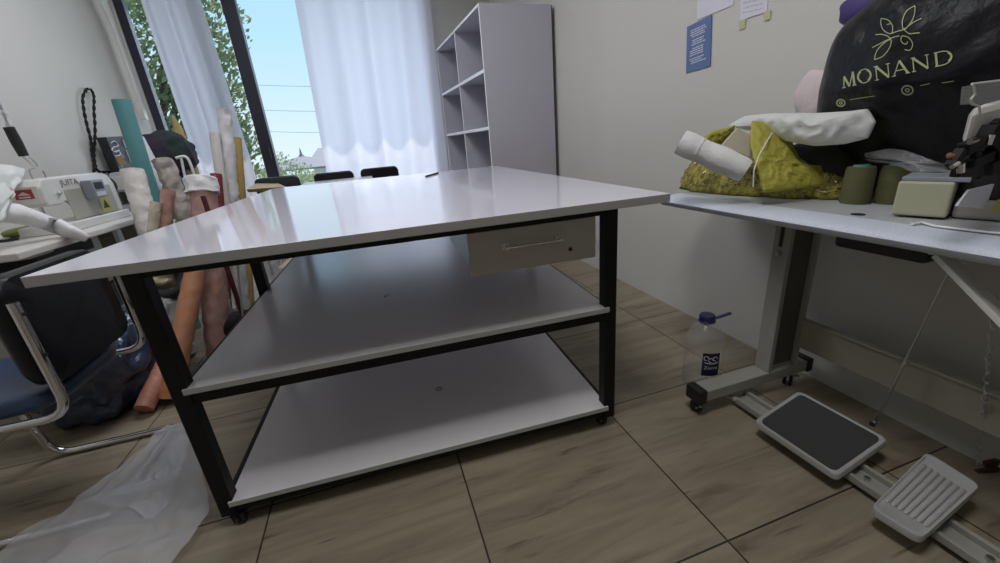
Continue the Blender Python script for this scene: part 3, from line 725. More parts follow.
for cx, cy, rx, ry in ((58, 552, 22, 18), (415, 484, 30, 24)):
    lg = MB()
    SP(*[(cx+rx*cos(a*pi/8), cy+ry*sin(a*pi/8)) for a in range(17)], w=1.4); SP(*[(cx+rx*.35*cos(a*pi/4), cy+ry*.35*sin(a*pi/4)) for a in range(9)], w=1.1)
    lg.build('round_badge', M['gold'], bg)
for q_ in (((105, 535), (170, 525), (240, 515)), ((485, 460), (535, 448)), ((600, 445), (665, 435))):
    lg = MB(); SP(*q_, w=.7); lg.build('small_print', M['gold'], bg)
# purple cloth showing above the bag, pink cloth behind its left side
o = MB().blob(at((905, -4), x=1.50), (.055, .16, .05), .10, 12, seed=3).build('purple_cloth', M['purple'], smooth='all')
tag(o, 'dark purple cloth lying on top of the black printed bag', 'fabric')
o = MB().blob(at((818, 97), x=1.545), (.035, .075, .085), .12, 14, seed=6).build('pink_cloth', M['pink'], smooth='all')
tag(o, 'pale pink folded cloth peeking out left of the black printed bag', 'fabric')

# ---- yellow lace heap
lc = MB()
def heap(u, v):
    a = 2*pi*u; return 0
cen = Vector((1.345, 1.055, MTZ))
lace = MB(); nu, nv = 96, 30
ax1 = (at((853, 203), z=MTZ)-at((668, 191), z=MTZ)); L1 = ax1.length/2; ax1.normalize(); ax2 = Vector((-ax1.y, ax1.x, 0)); ax2 = ax2 if ax2.x > 0 else -ax2
ctr = (at((853, 203), z=MTZ)+at((668, 191), z=MTZ))/2+ax2*.128
for i in range(nv+1):
    th_ = pi/2*i/nv
    for j in range(nu):
        ph_ = 2*pi*j/nu; cx_, sy_ = cos(ph_), sin(ph_)
        q = ax1*(math.copysign(abs(cx_)**.8, cx_)*L1*cos(th_)**.5) + ax2*(math.copysign(abs(sy_)**.8, sy_)*.135*cos(th_)**.5)
        s_ = q.dot(ax1)/L1
        hgt = .108+.042*max(0, 1-abs(s_+.70)/.42)-.012*max(0, s_)
        z = sin(th_)**.7*hgt
        nz = noise.noise(Vector((q.x*26, q.y*26, z*30)))*.011+noise.noise(Vector((q.x*70, q.y*70, z*60)))*.006+(1-2*abs(noise.noise(Vector((q.x*14, q.y*40, z*14)))))*.007
        out_ = (q.normalized() if q.length > 1e-6 else Vector())*cos(th_)+Vector((0, 0, sin(th_)))
        p = ctr+q+Vector((0, 0, z+.003))+out_*nz; p.z = max(p.z, MTZ+.001); p.x = min(p.x, 1.585); lace.v.append(p)
lace.f = [(i*nu+j, i*nu+(j+1) % nu, (i+1)*nu+(j+1) % nu, (i+1)*nu+j) for i in range(nv) for j in range(nu)]+[tuple(range(nu))[::-1]]
LC = tag(lace.build('lace_bundle', M['lace'], smooth='all'), 'olive yellow sequinned lace bundle lying on the end of the grey machine table', 'fabric')
sq = MB(); rs = random.Random(5); lb = BVHTree.FromPolygons([q.co.copy() for q in LC.data.vertices], [tuple(p.vertices) for p in LC.data.polygons])
for k_ in range(420):
    px = (rs.uniform(680, 846), rs.uniform(160, 206)); d = ray(px).normalized(); h = lb.ray_cast(CAM, d)
    if h[0] is None: continue
    n_ = h[1]; n_ = n_ if n_.dot(d) < 0 else -n_
    a_ = n_.cross(Vector((0, 0, 1))); a_ = a_.normalized() if a_.length > .01 else Vector((1, 0, 0)); b_ = n_.cross(a_); r_ = rs.uniform(.0012, .0026)
    sq.add([h[0]+n_*.0015+(a_*cos(t*pi/3)+b_*sin(t*pi/3))*r_ for t in range(6)], [tuple(range(6))])
so = sq.build('sequins', M['sequin'], LC); so['kind'] = 'stuff'; so['label'] = 'shiny gold sequins'
em = MB()
for k_ in range(26):
    px = Vector((rs.uniform(684, 838), rs.uniform(165, 203))); a0 = rs.uniform(0, 6.3); pts = []
    for s_ in range(9):
        d = ray(px).normalized(); h = lb.ray_cast(CAM, d)
        if h[0] is not None: pts.append(h[0]-d*.002)
        a0 += rs.uniform(-.5, .5); px += Vector((cos(a0)*2.6, sin(a0)*1.6))
    if len(pts) > 4: em.tube(pts, .0016, 5)
eo = em.build('embroidery', cloth('pale_gold_embroidery', (.46, .40, .16)), LC, smooth=True); eo['kind'] = 'stuff'; eo['label'] = 'pale gold embroidered cords'

def puff(P, thick, amp, freq, seed, n=120, rings=22, sharp=.5, shift=None):
    """crumpled soft piece: outline of points P seen from the room, swollen to both sides, folds by ridged noise"""
    ctr = sum(P, Vector())/len(P)+(shift or Vector()); vd = (CAM-ctr).normalized(); b = MB(); k_ = len(P)
    def rim(t):
        a = int(t*k_) % k_; u = t*k_-int(t*k_); return P[a].lerp(P[(a+1) % k_], u)*sharp+crv(P, t)*(1-sharp)
    for side in (1, -1):
        for r in range(rings+1):
            f = r/rings
            for j in range(n):
                p = ctr+(rim(j/n)-ctr)*f; q = p*freq+Vector((seed*3.1, seed, side*2.))
                nz = (1-2.4*abs(noise.noise(q)))*.8+(1-2.4*abs(noise.noise(q*2.3)))*.5+noise.noise(q*5)*.3
                b.v.append(p+vd*side*(thick*(1-f**2.4)**.6+nz*amp*(1-f**5)))
    for sd in (0, 1):
        o_ = sd*(rings+1)*n
        for r in range(rings):
            for j in range(n): b.f.append((o_+r*n+j, o_+r*n+(j+1) % n, o_+(r+1)*n+(j+1) % n, o_+(r+1)*n+j))
    return b
def crv(L, t):
    k_ = len(L); a = int(t*k_) % k_; u = t*k_-int(t*k_); p0, p1, p2, p3 = L[(a-1) % k_], L[a], L[(a+1) % k_], L[(a+2) % k_]
    return .5*((2*p1)+(-p0+p2)*u+(2*p0-5*p1+4*p2-p3)*u*u+(-p0+3*p1-3*p2+p3)*u**3)
# yellow mesh bunched on top of the lace
ymo = tag(puff([at(q, y=yy) for q, yy in (((752, 121), 1.13), ((772, 124), 1.12), ((790, 138), 1.08), ((800, 158), 1.03), ((818, 168), .99), ((846, 168), .97), ((842, 181), .95), ((815, 187), .95), ((788, 190), .96), ((763, 192), .98), ((757, 170), 1.02), ((750, 145), 1.08))], .030, .009, 26, 3, sharp=.6, shift=Vector((-.03, 0, 0))).build('mesh_fabric', M['mesh'], weld=True, smooth='all'), 'bright yellow mesh fabric bunched on top of the lace bundle', 'fabric')
st_ = MB(); st_.tube([at(q, y=yy) for q, yy in (((772, 133), 1.07), ((766, 143), 1.03), ((759, 155), 1.0), ((754, 170), .975), ((753, 187), .97))], .0018, 6); st_.build('drawstring', M['wfab'], ymo, smooth=True)
o = puff([at(q, y=1.22) for q in ((703, 138), (712, 131), (726, 128), (735, 125), (733, 134), (722, 146), (708, 150))], .02, .006, 30, 8, n=70, rings=12).build('mesh_fabric', M['mesh'], weld=True, smooth='all')
tag(o, 'small corner of yellow mesh fabric showing behind the white roll', 'fabric')
# beige card between
bc = MB(); q = [at(p, y=yy) for p, yy in (((722, 146), 1.15), ((738, 128), 1.17), ((757, 140), 1.13), ((752, 158), 1.10))]
bc.add(q+[p+Vector((0, .012, -.004)) for p in q], [(0, 1, 2, 3), (7, 6, 5, 4)]+[(i, i+4, (i+1) % 4+4, (i+1) % 4) for i in range(4)])
tag(bc.build('cardboard_piece', M['beigefab']), 'beige cardboard piece tucked between the white roll and yellow mesh', 'cardboard')
# white nonwoven roll on the lace
wr = MB(); a_, b_ = at((681, 142), y=1.19), at((746, 171), y=1.04)
dd = (b_-a_); k_ = 14; pts = [a_+dd*i/k_ for i in range(k_+1)]
wr.tube(pts, [.047+.002*sin(i*.9) for i in range(k_)]+[.040], 22, flat=.85)
wro = tag(wr.build('fabric_roll', M['wfab'], smooth=True), 'short white roll of nonwoven fabric resting on the yellow lace bundle', 'fabric roll')
tr_ = MB(); c_ = pts[4]; d_ = dd.normalized(); x_ = d_.cross(Vector((0, 0, 1))).normalized(); y_ = x_.cross(d_)
tr_.tube([c_+(x_*cos(a*pi/10)+y_*sin(a*pi/10)*.85)*.0500 for a in range(21)], .0011, 5); tr_.build('tie_thread', M['paper'], wro)
# white crumpled plastic bag lying over everything
WB = MB()
wp = [(728, 126), (745, 116), (775, 113), (815, 113), (850, 111), (868, 109), (876, 122), (868, 138), (845, 144), (815, 146), (785, 141), (757, 132)]
WBo = puff([at(p, x=1.34+.0*i) for i, p in enumerate(wp)], .042, .015, 9, 5, sharp=.75)
tag(WBo.build('white_bag', M['whitebag'], weld=True, smooth='all'), 'crumpled thin white plastic bag lying over the yellow fabric in front of the black bag', 'bag')
# pale plastic film under the black bag, behind the cones
pf = MB(); fp = [at(p, x=xx) for p, xx in (((866, 158), 1.395), ((884, 149), 1.40), ((952, 164), 1.395), ((948, 173), 1.385), ((905, 169), 1.39))]
fcen = sum(fp, Vector())/5
pf.grid(10, 24, lambda u, v: fcen+(crv(fp, v % 1.0)-fcen)*u+Vector((-.008*u*sin(v*20), 0, .004*sin(v*31))))
tag(pf.build('plastic_film', M['wrap'], smooth='all'), 'pale grey plastic film lying at the foot of the black bag behind the thread cones', 'plastic')
bk = MB().blob((1.475, 1.03, MTZ+.09), (.075, .13, .088), .08, 9, seed=12, floor=MTZ+.001)
tag(bk.build('black_cloth', cloth('black_cloth', (.010, .010, .010)), smooth='all'), 'folded black cloth lying under the white plastic bag behind the lace', 'fabric')

# ------------------------------------------------------------------ water bottle
bp_ = Vector((1.165, 1.135, 0)); BT = thing('water_bottle', bp_, 'large clear plastic water bottle with navy cap standing on the floor by the castor', 'bottle')
prof = [(.001, .006), (.060, .002), (.071, .010), (.073, .022)]
for k_ in range(9):
    z = .028+k_*.019; prof += [(.0735, z), (.0685, z+.0095)]
prof += [(.0735, .200), (.072, .215), (.066, .235), (.055, .255), (.040, .272), (.026, .282), (.021, .290), (.021, .300)]
MB().lathe(prof, 36, Matrix.Translation(bp_)).build('bottle_body', M['bottle'], BT, smooth=True, angle=80)
MB().lathe([(.022, .288), (.028, .290), (.029, .296), (.029, .314), (.026, .318), (.001, .318)], 28, Matrix.Translation(bp_)).build('cap', M['navy'], BT, smooth=True)
hn = MB(); q0 = bp_+Vector((0, 0, .296)); hn.lathe([(.029, 0), (.032, .002), (.032, .006), (.029, .008)], 28, Matrix.Translation(q0+Vector((0, 0, -.008))))
hn.bar(q0+Vector((.028, -.006, 0)), q0+Vector((.085, -.03, .022)), .016, .005); hn.build('carry_handle', M['navy'], BT, bevel=.001)
# curved label + lettering
la0 = math.atan2(-bp_.y, -bp_.x)
def cyl(a, z, r): return bp_+Vector((r*cos(a), r*sin(a), z))
A0, A1, Z0, Z1 = la0-.02, la0+.86, .085, .185
lb_ = MB().grid(16, 2, lambda u, v: cyl(A0+(A1-A0)*u, Z0+(Z1-Z0)*v, .0748)).build('bottle_label', M['label'], BT, smooth='all')
def flat_text(s, size):
    cu = bpy.data.curves.new('t', 'FONT'); cu.body = s; cu.size = size; cu.resolution_u = 3
    o_ = bpy.data.objects.new('t', cu); C.objects.link(o_)
    bpy.context.view_layer.update(); me = bpy.data.meshes.new_from_object(o_.evaluated_get(bpy.context.evaluated_depsgraph_get()))
    vs = [v.co.copy() for v in me.vertices]; fs = [tuple(p.vertices) for p in me.polygons]
    bpy.data.objects.remove(o_); bpy.data.curves.remove(cu); bpy.data.meshes.remove(me)
    return vs, fs
vs, fs = flat_text('Zorre', 1.0); mxx = max(v.x for v in vs); lm = MB()
lm.add([cyl(A0+(A1-A0)*(.10+.78*v.x/mxx), Z0+(Z1-Z0)*(.30+.20*v.y), .0756) for v in vs], fs)
for kx, ky in ((.2, .78), (.45, .70), (.70, .76)):
    lm.tube([cyl(A0+(A1-A0)*(kx+.13*cos(a*.7)), Z0+(Z1-Z0)*(ky+.09*sin(a*.7)), .0757) for a in range(8)], .0013, 5)
lm.tube([cyl(A0+(A1-A0)*(.12+.76*t/8), Z0+(Z1-Z0)*(.60-.05*sin(pi*t/8)), .0757) for t in range(9)], .0012, 5)
lm.build('label_print', M['ink'], lb_)

# ------------------------------------------------------------------ chair at the left
CH = thing('chair', (-1.17, 1.53, 0), 'cantilever chair with black back, blue vinyl seat and chrome tube frame', 'chair')
def rpanel(y0, y1, z0, z1, r, x, thk, bow):
    o_ = []
    for cy, cz, a0 in ((y1-r, z1-r, 0), (y0+r, z1-r, 90), (y0+r, z0+r, 180), (y1-r, z0+r, 270)):
        for k_ in range(7): a = radians(a0+15*k_); o_.append((cy+r*cos(a), cz+r*sin(a)))
    return o_
o_ = rpanel(1.315, 1.735, .47, .795, .055, 0, 0, 0); n = len(o_); bk = MB()
rings = [(1, -.985), (1, -.965), (.97, -.952), (.6, -.948), (0, -.947)]
vs = []; yc_, zc_ = 1.525, .632
for s_, xx in [(0, -1.02), (.6, -1.018), (.94, -1.012), (1, -.995)]+rings[1:]:
    vs += [(xx+(z-zc_)*-.03, yc_+(y-yc_)*s_, zc_+(z-zc_)*s_) for y, z in o_]
k_ = len(vs)//n; bk.add(vs, [(r*n+i, r*n+(i+1) % n, (r+1)*n+(i+1) % n, (r+1)*n+i) for r in range(k_-1) for i in range(n)])
bk.build('backrest', M['blackvinyl'], CH, smooth=True, weld=True, angle=60)
ss = MB().blob((-1.20, 1.525, .425), (.225, .205, .035), .0, 1, nu=48, nv=14, p=4.5, ridge=False); ss.build('seat', M['bluevinyl'], CH, smooth='all')
def rounded(pts, r=.05, k=5):
    pts = [Vector(p) for p in pts]; o2 = [pts[0]]
    for i in range(1, len(pts)-1):
        p, a, b = pts[i], pts[i-1], pts[i+1]; a2 = p+(a-p).normalized()*min(r, (a-p).length*.45); b2 = p+(b-p).normalized()*min(r, (b-p).length*.45)
        for j in range(k+1):
            t = j/k; o2.append((a2*(1-t)+p*t)*(1-t)+(p*(1-t)+b2*t)*t)
    return o2+[pts[-1]]
for yy, nm in ((1.305, 'near'), (1.745, 'far')):
    side = MB(); side.tube(rounded([(-.935, yy, .735), (-.935, yy, .385), (-1.40, yy, .385), (-1.36, yy, .014), (-.96, yy, .014)], .07), .0125, 12)
    sd = side.build('side_tube', M['chrome'], CH, smooth=True)
    for z in (.70, .58): MB().lathe([(.006, 0), (.006, .004)], 8, Matrix.Translation((-.924, yy, z)) @ Matrix.Rotation(pi/2, 4, 'Y')).build('bolt', M['rubber'], sd)
MB().tube([(-.96, 1.305, .014), (-.96, 1.745, .014)], .0125, 12).build('rear_crossbar', M['chrome'], CH, smooth=True)
MB().tube([(-1.30, 1.305, .385), (-1.30, 1.745, .385)], .011, 10).build('seat_crossbar', M['chrome'], CH, smooth=True)

# frosted sheet crumpled on the floor
sc = [(-.935, 1.745), (-.80, 1.62), (-.74, 1.40), (-.635, 1.15), (-.70, 1.0), (-.95, .90), (-1.25, 1.10), (-1.12, 1.34), (-1.06, 1.47), (-.99, 1.62)]
sv = [Vector((x, y, 0)) for x, y in sc]; sctr = Vector((-.86, 1.30, 0)); sh = MB()
def sheetpt(u, v):
    p = sctr+((crv(sv, v % 1.0)*.4+sv[int(v*len(sv)) % len(sv)].lerp(sv[(int(v*len(sv))+1) % len(sv)], v*len(sv)-int(v*len(sv)))*.6)-sctr)*u
    h = .016+.030*max(0, noise.noise(Vector((p.x*5, p.y*5, 2.)))+.1)+.030*(1-2*abs(noise.noise(Vector((p.x*4+3, p.y*6, 7.)))))*(1-u*.4)+.014*(1-2.2*abs(noise.noise(Vector((p.x*11+p.y*5, p.y*9-p.x*6, 3.)))))
    h += .02*math.exp(-((p.x+.80)**2+(p.y-1.32)**2)/.006)
    return (p.x, p.y, max(.003, h))
sh.grid(34, 110, sheetpt)
SHO = tag(sh.build('plastic_sheet', M['sheet'], weld=True, smooth='all'), 'crumpled frosted plastic sheet lying on the floor beside the table leg', 'plastic')
f2 = MB(); fl = [at(p, z=.035) for p in ((92, 498), (150, 478), (178, 435), (188, 440), (178, 480), (165, 505), (150, 520), (130, 508))]; fc_ = sum(fl, Vector())/8
f2.grid(14, 60, lambda u, v: (fc_+(crv(fl, v % 1.0)-fc_)*u)+Vector((0, 0, .02*(1-u)+.012*noise.noise(Vector((u*3, v*9, 1))))))
f2.build('folded_flap', M['sheet'], SHO, smooth='all')

# ------------------------------------------------------------------ left machine tables and machines
LZ = .765; LXF = -1.36
def ltable(y0, y1, lab):
    t = thing('sewing_table', ((LXF+LX)/2, (y0+y1)/2, 0), lab, 'table', 'sewing tables along the left wall')
    MB().box(LX+.01, LXF, y0, y1, LZ-.032, LZ).build('tabletop', M['offwhite'], t, bevel=.006)
    for yy in (y0+.12, y1-.12):
        MB().box(-1.66, -1.58, yy-.025, yy+.025, .06, LZ-.032).build('leg', M['beigel'], t, bevel=.002)
        MB().box(-1.88, -1.40, yy-.025, yy+.025, 0, .06).build('foot', M['beigel'], t, bevel=.003)
    MB().box(-1.72, -1.55, y0+.35, y1-.4, LZ-.13, LZ-.032).build('under_pan', M['rubber'], t, bevel=.01)
    MB().box(-1.64, -1.60, y0+.145, y1-.145, .25, .40).build('cross_beam', M['rubber'], t)
    return t
t1 = ltable(2.02, 3.22, 'white sewing table by the left wall under the white sewing machine')
p = at((38, 251), x=LXF-.03); MB().box(p.x-.05, p.x+.01, p.y-.07, p.y+.07, p.z-.02, LZ-.033).build('switch_box', M['sillw'], t1, bevel=.004)
t2 = ltable(3.235, 4.40, 'white sewing table by the left wall at the window end, half hidden by fabric rolls')
def sewing(y0, xf, body, lab, sx=1.0):
    """lockstitch head seen from the operator's side; needle end towards -y"""
    Ls = .60*sx; t = thing('sewing_machine', (xf-.09, y0+Ls/2, LZ), lab, 'sewing machine', 'sewing machines along the left wall')
    Y = lambda f: y0+Ls*f
    MB().box(xf-.19, xf+.0, Y(.02), Y(1), LZ, LZ+.045).build('bed', body, t, bevel=.006)
    # arm + pillar outline in (y,z), extruded in x
    oz = [(Y(.02), .135), (Y(0), .16), (Y(0), .225), (Y(.05), .262), (Y(.35), .268), (Y(.80), .272), (Y(.95), .255), (Y(1.0), .20), (Y(1.0), .045), (Y(.62), .045), (Y(.60), .11), (Y(.55), .14), (Y(.20), .145), (Y(.18), .135)]
    n_ = len(oz); a_ = MB()
    a_.add([(xf-.025, y, LZ+z) for y, z in oz]+[(xf-.15, y, LZ+z) for y, z in oz], [tuple(range(n_)), tuple(range(n_, 2*n_))[::-1]]+[(i, i+n_, (i+1) % n_+n_, (i+1) % n_) for i in range(n_)])
    a_.build('arm', body, t, bevel=.014)
    MB().box(xf-.145, xf-.035, Y(-.012), Y(.0), LZ+.15, LZ+.235).build('face_plate', M['chrome'] if body is not M['offwhite'] else body, t, bevel=.004)
    nb = MB().tube([(xf-.085, Y(.08), LZ+.14), (xf-.085, Y(.08), LZ+.075)], .008, 10).tube([(xf-.085, Y(.08), LZ+.075), (xf-.085, Y(.08), LZ+.047)], .002, 6)
    nb.box(xf-.10, xf-.07, Y(.06), Y(.10), LZ+.047, LZ+.053); nb.build('needle_bar', M['chrome'], t, smooth=True)
    MB().lathe([(.055, 0), (.062, .008), (.062, .028), (.05, .036)], 26, Matrix.Translation((xf-.088, Y(1), LZ+.19)) @ Matrix.Rotation(-pi/2, 4, 'X')).build('hand_wheel', M['rubber'], t, smooth=True)
    MB().lathe([(.010, 0), (.010, .010), (.004, .011), (.004, .018)], 16, Matrix.Translation((xf-.025, Y(.16), LZ+.19)) @ Matrix.Rotation(pi/2, 4, 'Y')).build('tension_dial', M['chrome'], t, smooth=True)
    MB().tube([(xf-.09, Y(.3), LZ+.265), (xf-.09, Y(.3), LZ+.30)], .004, 8).build('spool_pin', M['steel'], t, smooth=True)
    pn_ = MB().tube([(xf-.09, Y(.15), LZ+.265), (xf-.09, Y(.15), LZ+.31), (xf-.06, Y(.13), LZ+.312)], .003, 8); pn_.build('thread_guide', M['steel'], t, smooth=True)
    return t, Y
sm, Y = sewing(2.50, -1.46, M['offwhite'], 'white sewing machine with red emblem, nearest on the left wall table')
xf = -1.46
pnl = MB().box(xf-.024, xf-.0225, Y(.24), Y(.90), LZ+.05, LZ+.20); pnl.build('grey_panel', mat('warm_grey_panel', (.38, .37, .32), .45), sm)
yl = MB(); yc_ = Y(.72); yl.box(xf-.0215, xf-.021, yc_-.05, yc_+.05, LZ+.06, LZ+.135); o = yl.build('warning_label', M['yellowst'], sm)
wl_ = MB(); wl_.add([(xf-.0205, yc_, LZ+.125), (xf-.0205, yc_-.03, LZ+.075), (xf-.0205, yc_+.03, LZ+.075)], [(0, 1, 2)]); wl_.build('warning_mark', M['rubber'], o)
vs, fs = flat_text('JUITA', .055); lm = MB(); lm.add([(xf-.0235, Y(.24)+v.x, LZ+.222+v.y*.75) for v in vs], fs); lm.build('lettering', mat('dark_red_print', (.14, .04, .04), .5), sm)
em_ = MB().box(xf-.125, xf-.055, Y(-.0125)-.001, Y(-.0125), LZ+.178, LZ+.222); em_.build('red_emblem', M['red'], sm, bevel=.0003)
eb = MB(); eb.add([(xf-.115, Y(-.0125)-.0018, LZ+.196), (xf-.065, Y(-.0125)-.0018, LZ+.196), (xf-.09, Y(-.0125)-.0018, LZ+.212)], [(0, 1, 2)]); eb.box(xf-.112, xf-.068, Y(-.0125)-.0018, Y(-.0125)-.001, LZ+.184, LZ+.190); eb.build('emblem_mark', M['ink'], sm)
cb_ = MB(); p = at((104, 198), x=xf+.03); cb_.box(xf-.02, xf+.03, p.y-.055, p.y+.055, LZ+.14, LZ+.235); o = cb_.build('control_box', M['greypl'], sm, bevel=.004)
MB().box(xf+.03, xf+.032, p.y-.04, p.y+.035, LZ+.185, LZ+.222).build('display', M['rubber'], o)
MB().box(xf+.03, xf+.0315, p.y-.045, p.y+.04, LZ+.15, LZ+.172).build('button_strip', M['ink'], o)
tw2 = MB(); tw2.tube([at(q, x=xf-.05) for q in ((38, 182), (44, 184), (49, 190), (51, 198), (48, 204), (43, 203))], .0035, 8); tw2.build('oil_tube', mat('dark_red_tube', (.10, .02, .03), .4), sm, smooth=True)
sm2, Y2 = sewing(3.40, -1.50, M['greypl'], 'blue-grey sewing machine on the window end table behind the white machine')
# white plastic draped over the left end, white cloth tail, green cloth, scissors
dp = MB(); P4 = [at(p, x=xx) for p, xx in (((-30, 164), -1.52), ((4, 165), -1.56), ((24, 170), -1.60), ((9, 184), -1.60), ((-2, 205), -1.50), ((-5, 232), -1.42), ((-30, 238), -1.40))]
pc_ = sum(P4, Vector())/7
dp.grid(14, 70, lambda u, v: pc_+(crv(P4, v % 1.0)-pc_)*u+Vector((.05*(1-u**2)+.015*noise.noise(Vector((u*4, v*12, 3))), 0, .012*noise.noise(Vector((u*5, v*9, 8))))))
tag(dp.build('plastic_cover', M['whitebag'], weld=True, smooth='all'), 'thin white plastic cover draped over the near end of the left sewing table', 'plastic')
ct = MB(); path = [at(p, x=xx) for p, xx in (((4, 212), -1.50), ((18, 214), -1.47), ((40, 220), -1.44), ((62, 228), -1.41))]+[at(p, z=zz) for p, zz in ( ((78, 235), LZ+.022), ((88, 240), LZ-.005))]
ct.tube(path, [.072, .068, .056, .044, .034, .018], 18, flat=.6)
for v_ in ct.v: v_ += Vector((0, 0, 1))*noise.noise(v_*14)*.010
tag(ct.build('white_cloth', M['wfab'], smooth=True), 'white cloth tail trailing over the front edge of the left sewing table', 'fabric')
tag(MB().blob(at((24, 231), z=LZ+.018), (.05, .10, .02), .12, 16, seed=3, floor=LZ+.0005).build('green_cloth', cloth('olive_green_cloth', (.22, .25, .06)), smooth='all'), 'small olive green cloth scrap under the white cloth on the left sewing table', 'fabric')
sp_ = at((4, 240), z=LZ+.006); SC = thing('scissors', sp_, 'black handled scissors lying on the near end of the left sewing table', 'scissors')
MB().bar(sp_+Vector((0, .02, .0)), sp_+Vector((-.06, .12, 0)), .012, .003).bar(sp_+Vector((0.01, .02, .003)), sp_+Vector((-.07, .11, .003)), .012, .003).build('blade', M['steel'], SC)
hs = MB()
for s_ in (-1, 1):
    c_ = sp_+Vector((.02+s_*.02, -.03+s_*.01, 0)); hs.tube([c_+Vector((.018*cos(a*pi/6), .028*sin(a*pi/6), 0)) for a in range(13)], .005, 8)
hs.build('handle', M['rubber'], SC, smooth=True)

# braided cord on the left wall, tool handle hanging at the left edge
def catmull(L, k=8):
    L = [Vector(p) for p in L]; Q = []
    for i in range(len(L)-1):
        p0, p1, p2, p3 = [L[max(0, min(len(L)-1, i+j))] for j in (-1, 0, 1, 2)]
        for j in range(k):
            u = j/k; Q.append(.5*((2*p1)+(-p0+p2)*u+(2*p0-5*p1+4*p2-p3)*u*u+(-p0+3*p1-3*p2+p3)*u**3))
    return Q+[L[-1]]
bc_ = MB()
for loop in ([(87, 89), (83, 97), (84, 110), (87, 125), (91, 140), (92, 152), (94, 163), (94, 172)], [(87, 89), (91, 90), (94, 97), (94, 110), (95, 125), (95, 140), (94, 152), (95, 163), (98, 171), (108, 172), (116, 172)]):
    path = catmull([at(p, x=LX+.025) for p in loop]); 
    for ph in (0, pi):
        tw = []
        for i, p in enumerate(path):
            d = (path[min(i+1, len(path)-1)]-path[max(0, i-1)]).normalized(); x_ = Vector((1, 0, 0)); y_ = d.cross(x_).normalized()
            tw.append(p+(x_*cos(i*.8+ph)+y_*sin(i*.8+ph))*.005)
        bc_.tube(tw, .0056, 6)
tag(bc_.build('braided_cord', cloth('black_braid', (.008, .008, .009)), smooth=True), 'black braided cord looped on a nail on the left wall', 'cord')
nl = MB(); p = at((87, 88.5), x=LX+.02); nl.tube([p+Vector((-.02, 0, 0)), p+Vector((.03, 0, 0))], .004, 8); tag(nl.build('nail', M['steel'], smooth=True), 'small nail in the left wall holding the black braided cord', 'nail')
TH_ = thing('hanging_tool', at((5, 112), x=-1.62), 'black gripped tool with steel wire hook hanging at the left edge above the sewing machine', 'tool')
g0, g1 = at((8.5, 127), x=-1.62), at((24, 156), x=-1.62)
MB().tube([g0, g0.lerp(g1, .5), g1], [.020, .022, .019], 14).build('grip', M['rubber'], TH_, smooth=True)
rt_ = at((-30, 62), x=-1.62)
MB().tube([Vector((LX+.004, rt_.y-.05, rt_.z+.30)), rt_, at((0, 105), x=-1.62), g0], .006, 8).build('rod', M['steel'], TH_, smooth=True)
MB().tube([at(q, x=-1.62) for q in ((24, 156), (29, 157), (36, 163), (37.5, 166), (33, 166.5), (27, 160), (23, 157))], .0028, 6).build('wire_hook', M['steel'], TH_, smooth=True)
MB().tube([at(q, x=-1.62) for q in ((-4, 112), (4, 113), (8, 118), (9, 126))], .012, 8).build('clear_sleeve', M['wrap'], TH_, smooth=True)

# black printed box leaning on the left wall
BX = thing('printed_box', at((122, 170), x=-1.80), 'slim black printed cardboard box leaning on the left wall behind the teal roll', 'box')
bx = MB(); bq = [at(p, x=-1.80) for p in ((106, 137), (128, 136), (160, 212), (137, 212))]
bx.add(bq+[p+Vector((-.06, .0, 0)) for p in bq], [(0, 1, 2, 3), (7, 6, 5, 4)]+[(i, i+4, (i+1) % 4+4, (i+1) % 4) for i in range(4)]); bx.build('carton', mat('black_gloss_card', (.012, .012, .016), .35), BX)
for L in ([(111, 143), (114, 141), (117, 143), (118, 146), (114, 147), (112, 150), (116, 152), (119, 150)], [(114, 152), (119, 151), (120, 155), (115, 156)], [(120, 152), (124, 158)], [(123, 140), (126, 148)], [(126, 150), (131, 162)]):
    MB().tube(catmull([at(p, x=-1.797) for p in L], 4), .004, 6).build('printed_lettering', M['ink'], BX, smooth=True)
og = MB(); og.add([at(p, x=-1.797) for p in ((115, 157), (121, 154), (126, 163), (120, 166))], [(0, 1, 2, 3)]); og.build('printed_picture', cloth('orange_print', (.30, .14, .05)), BX)

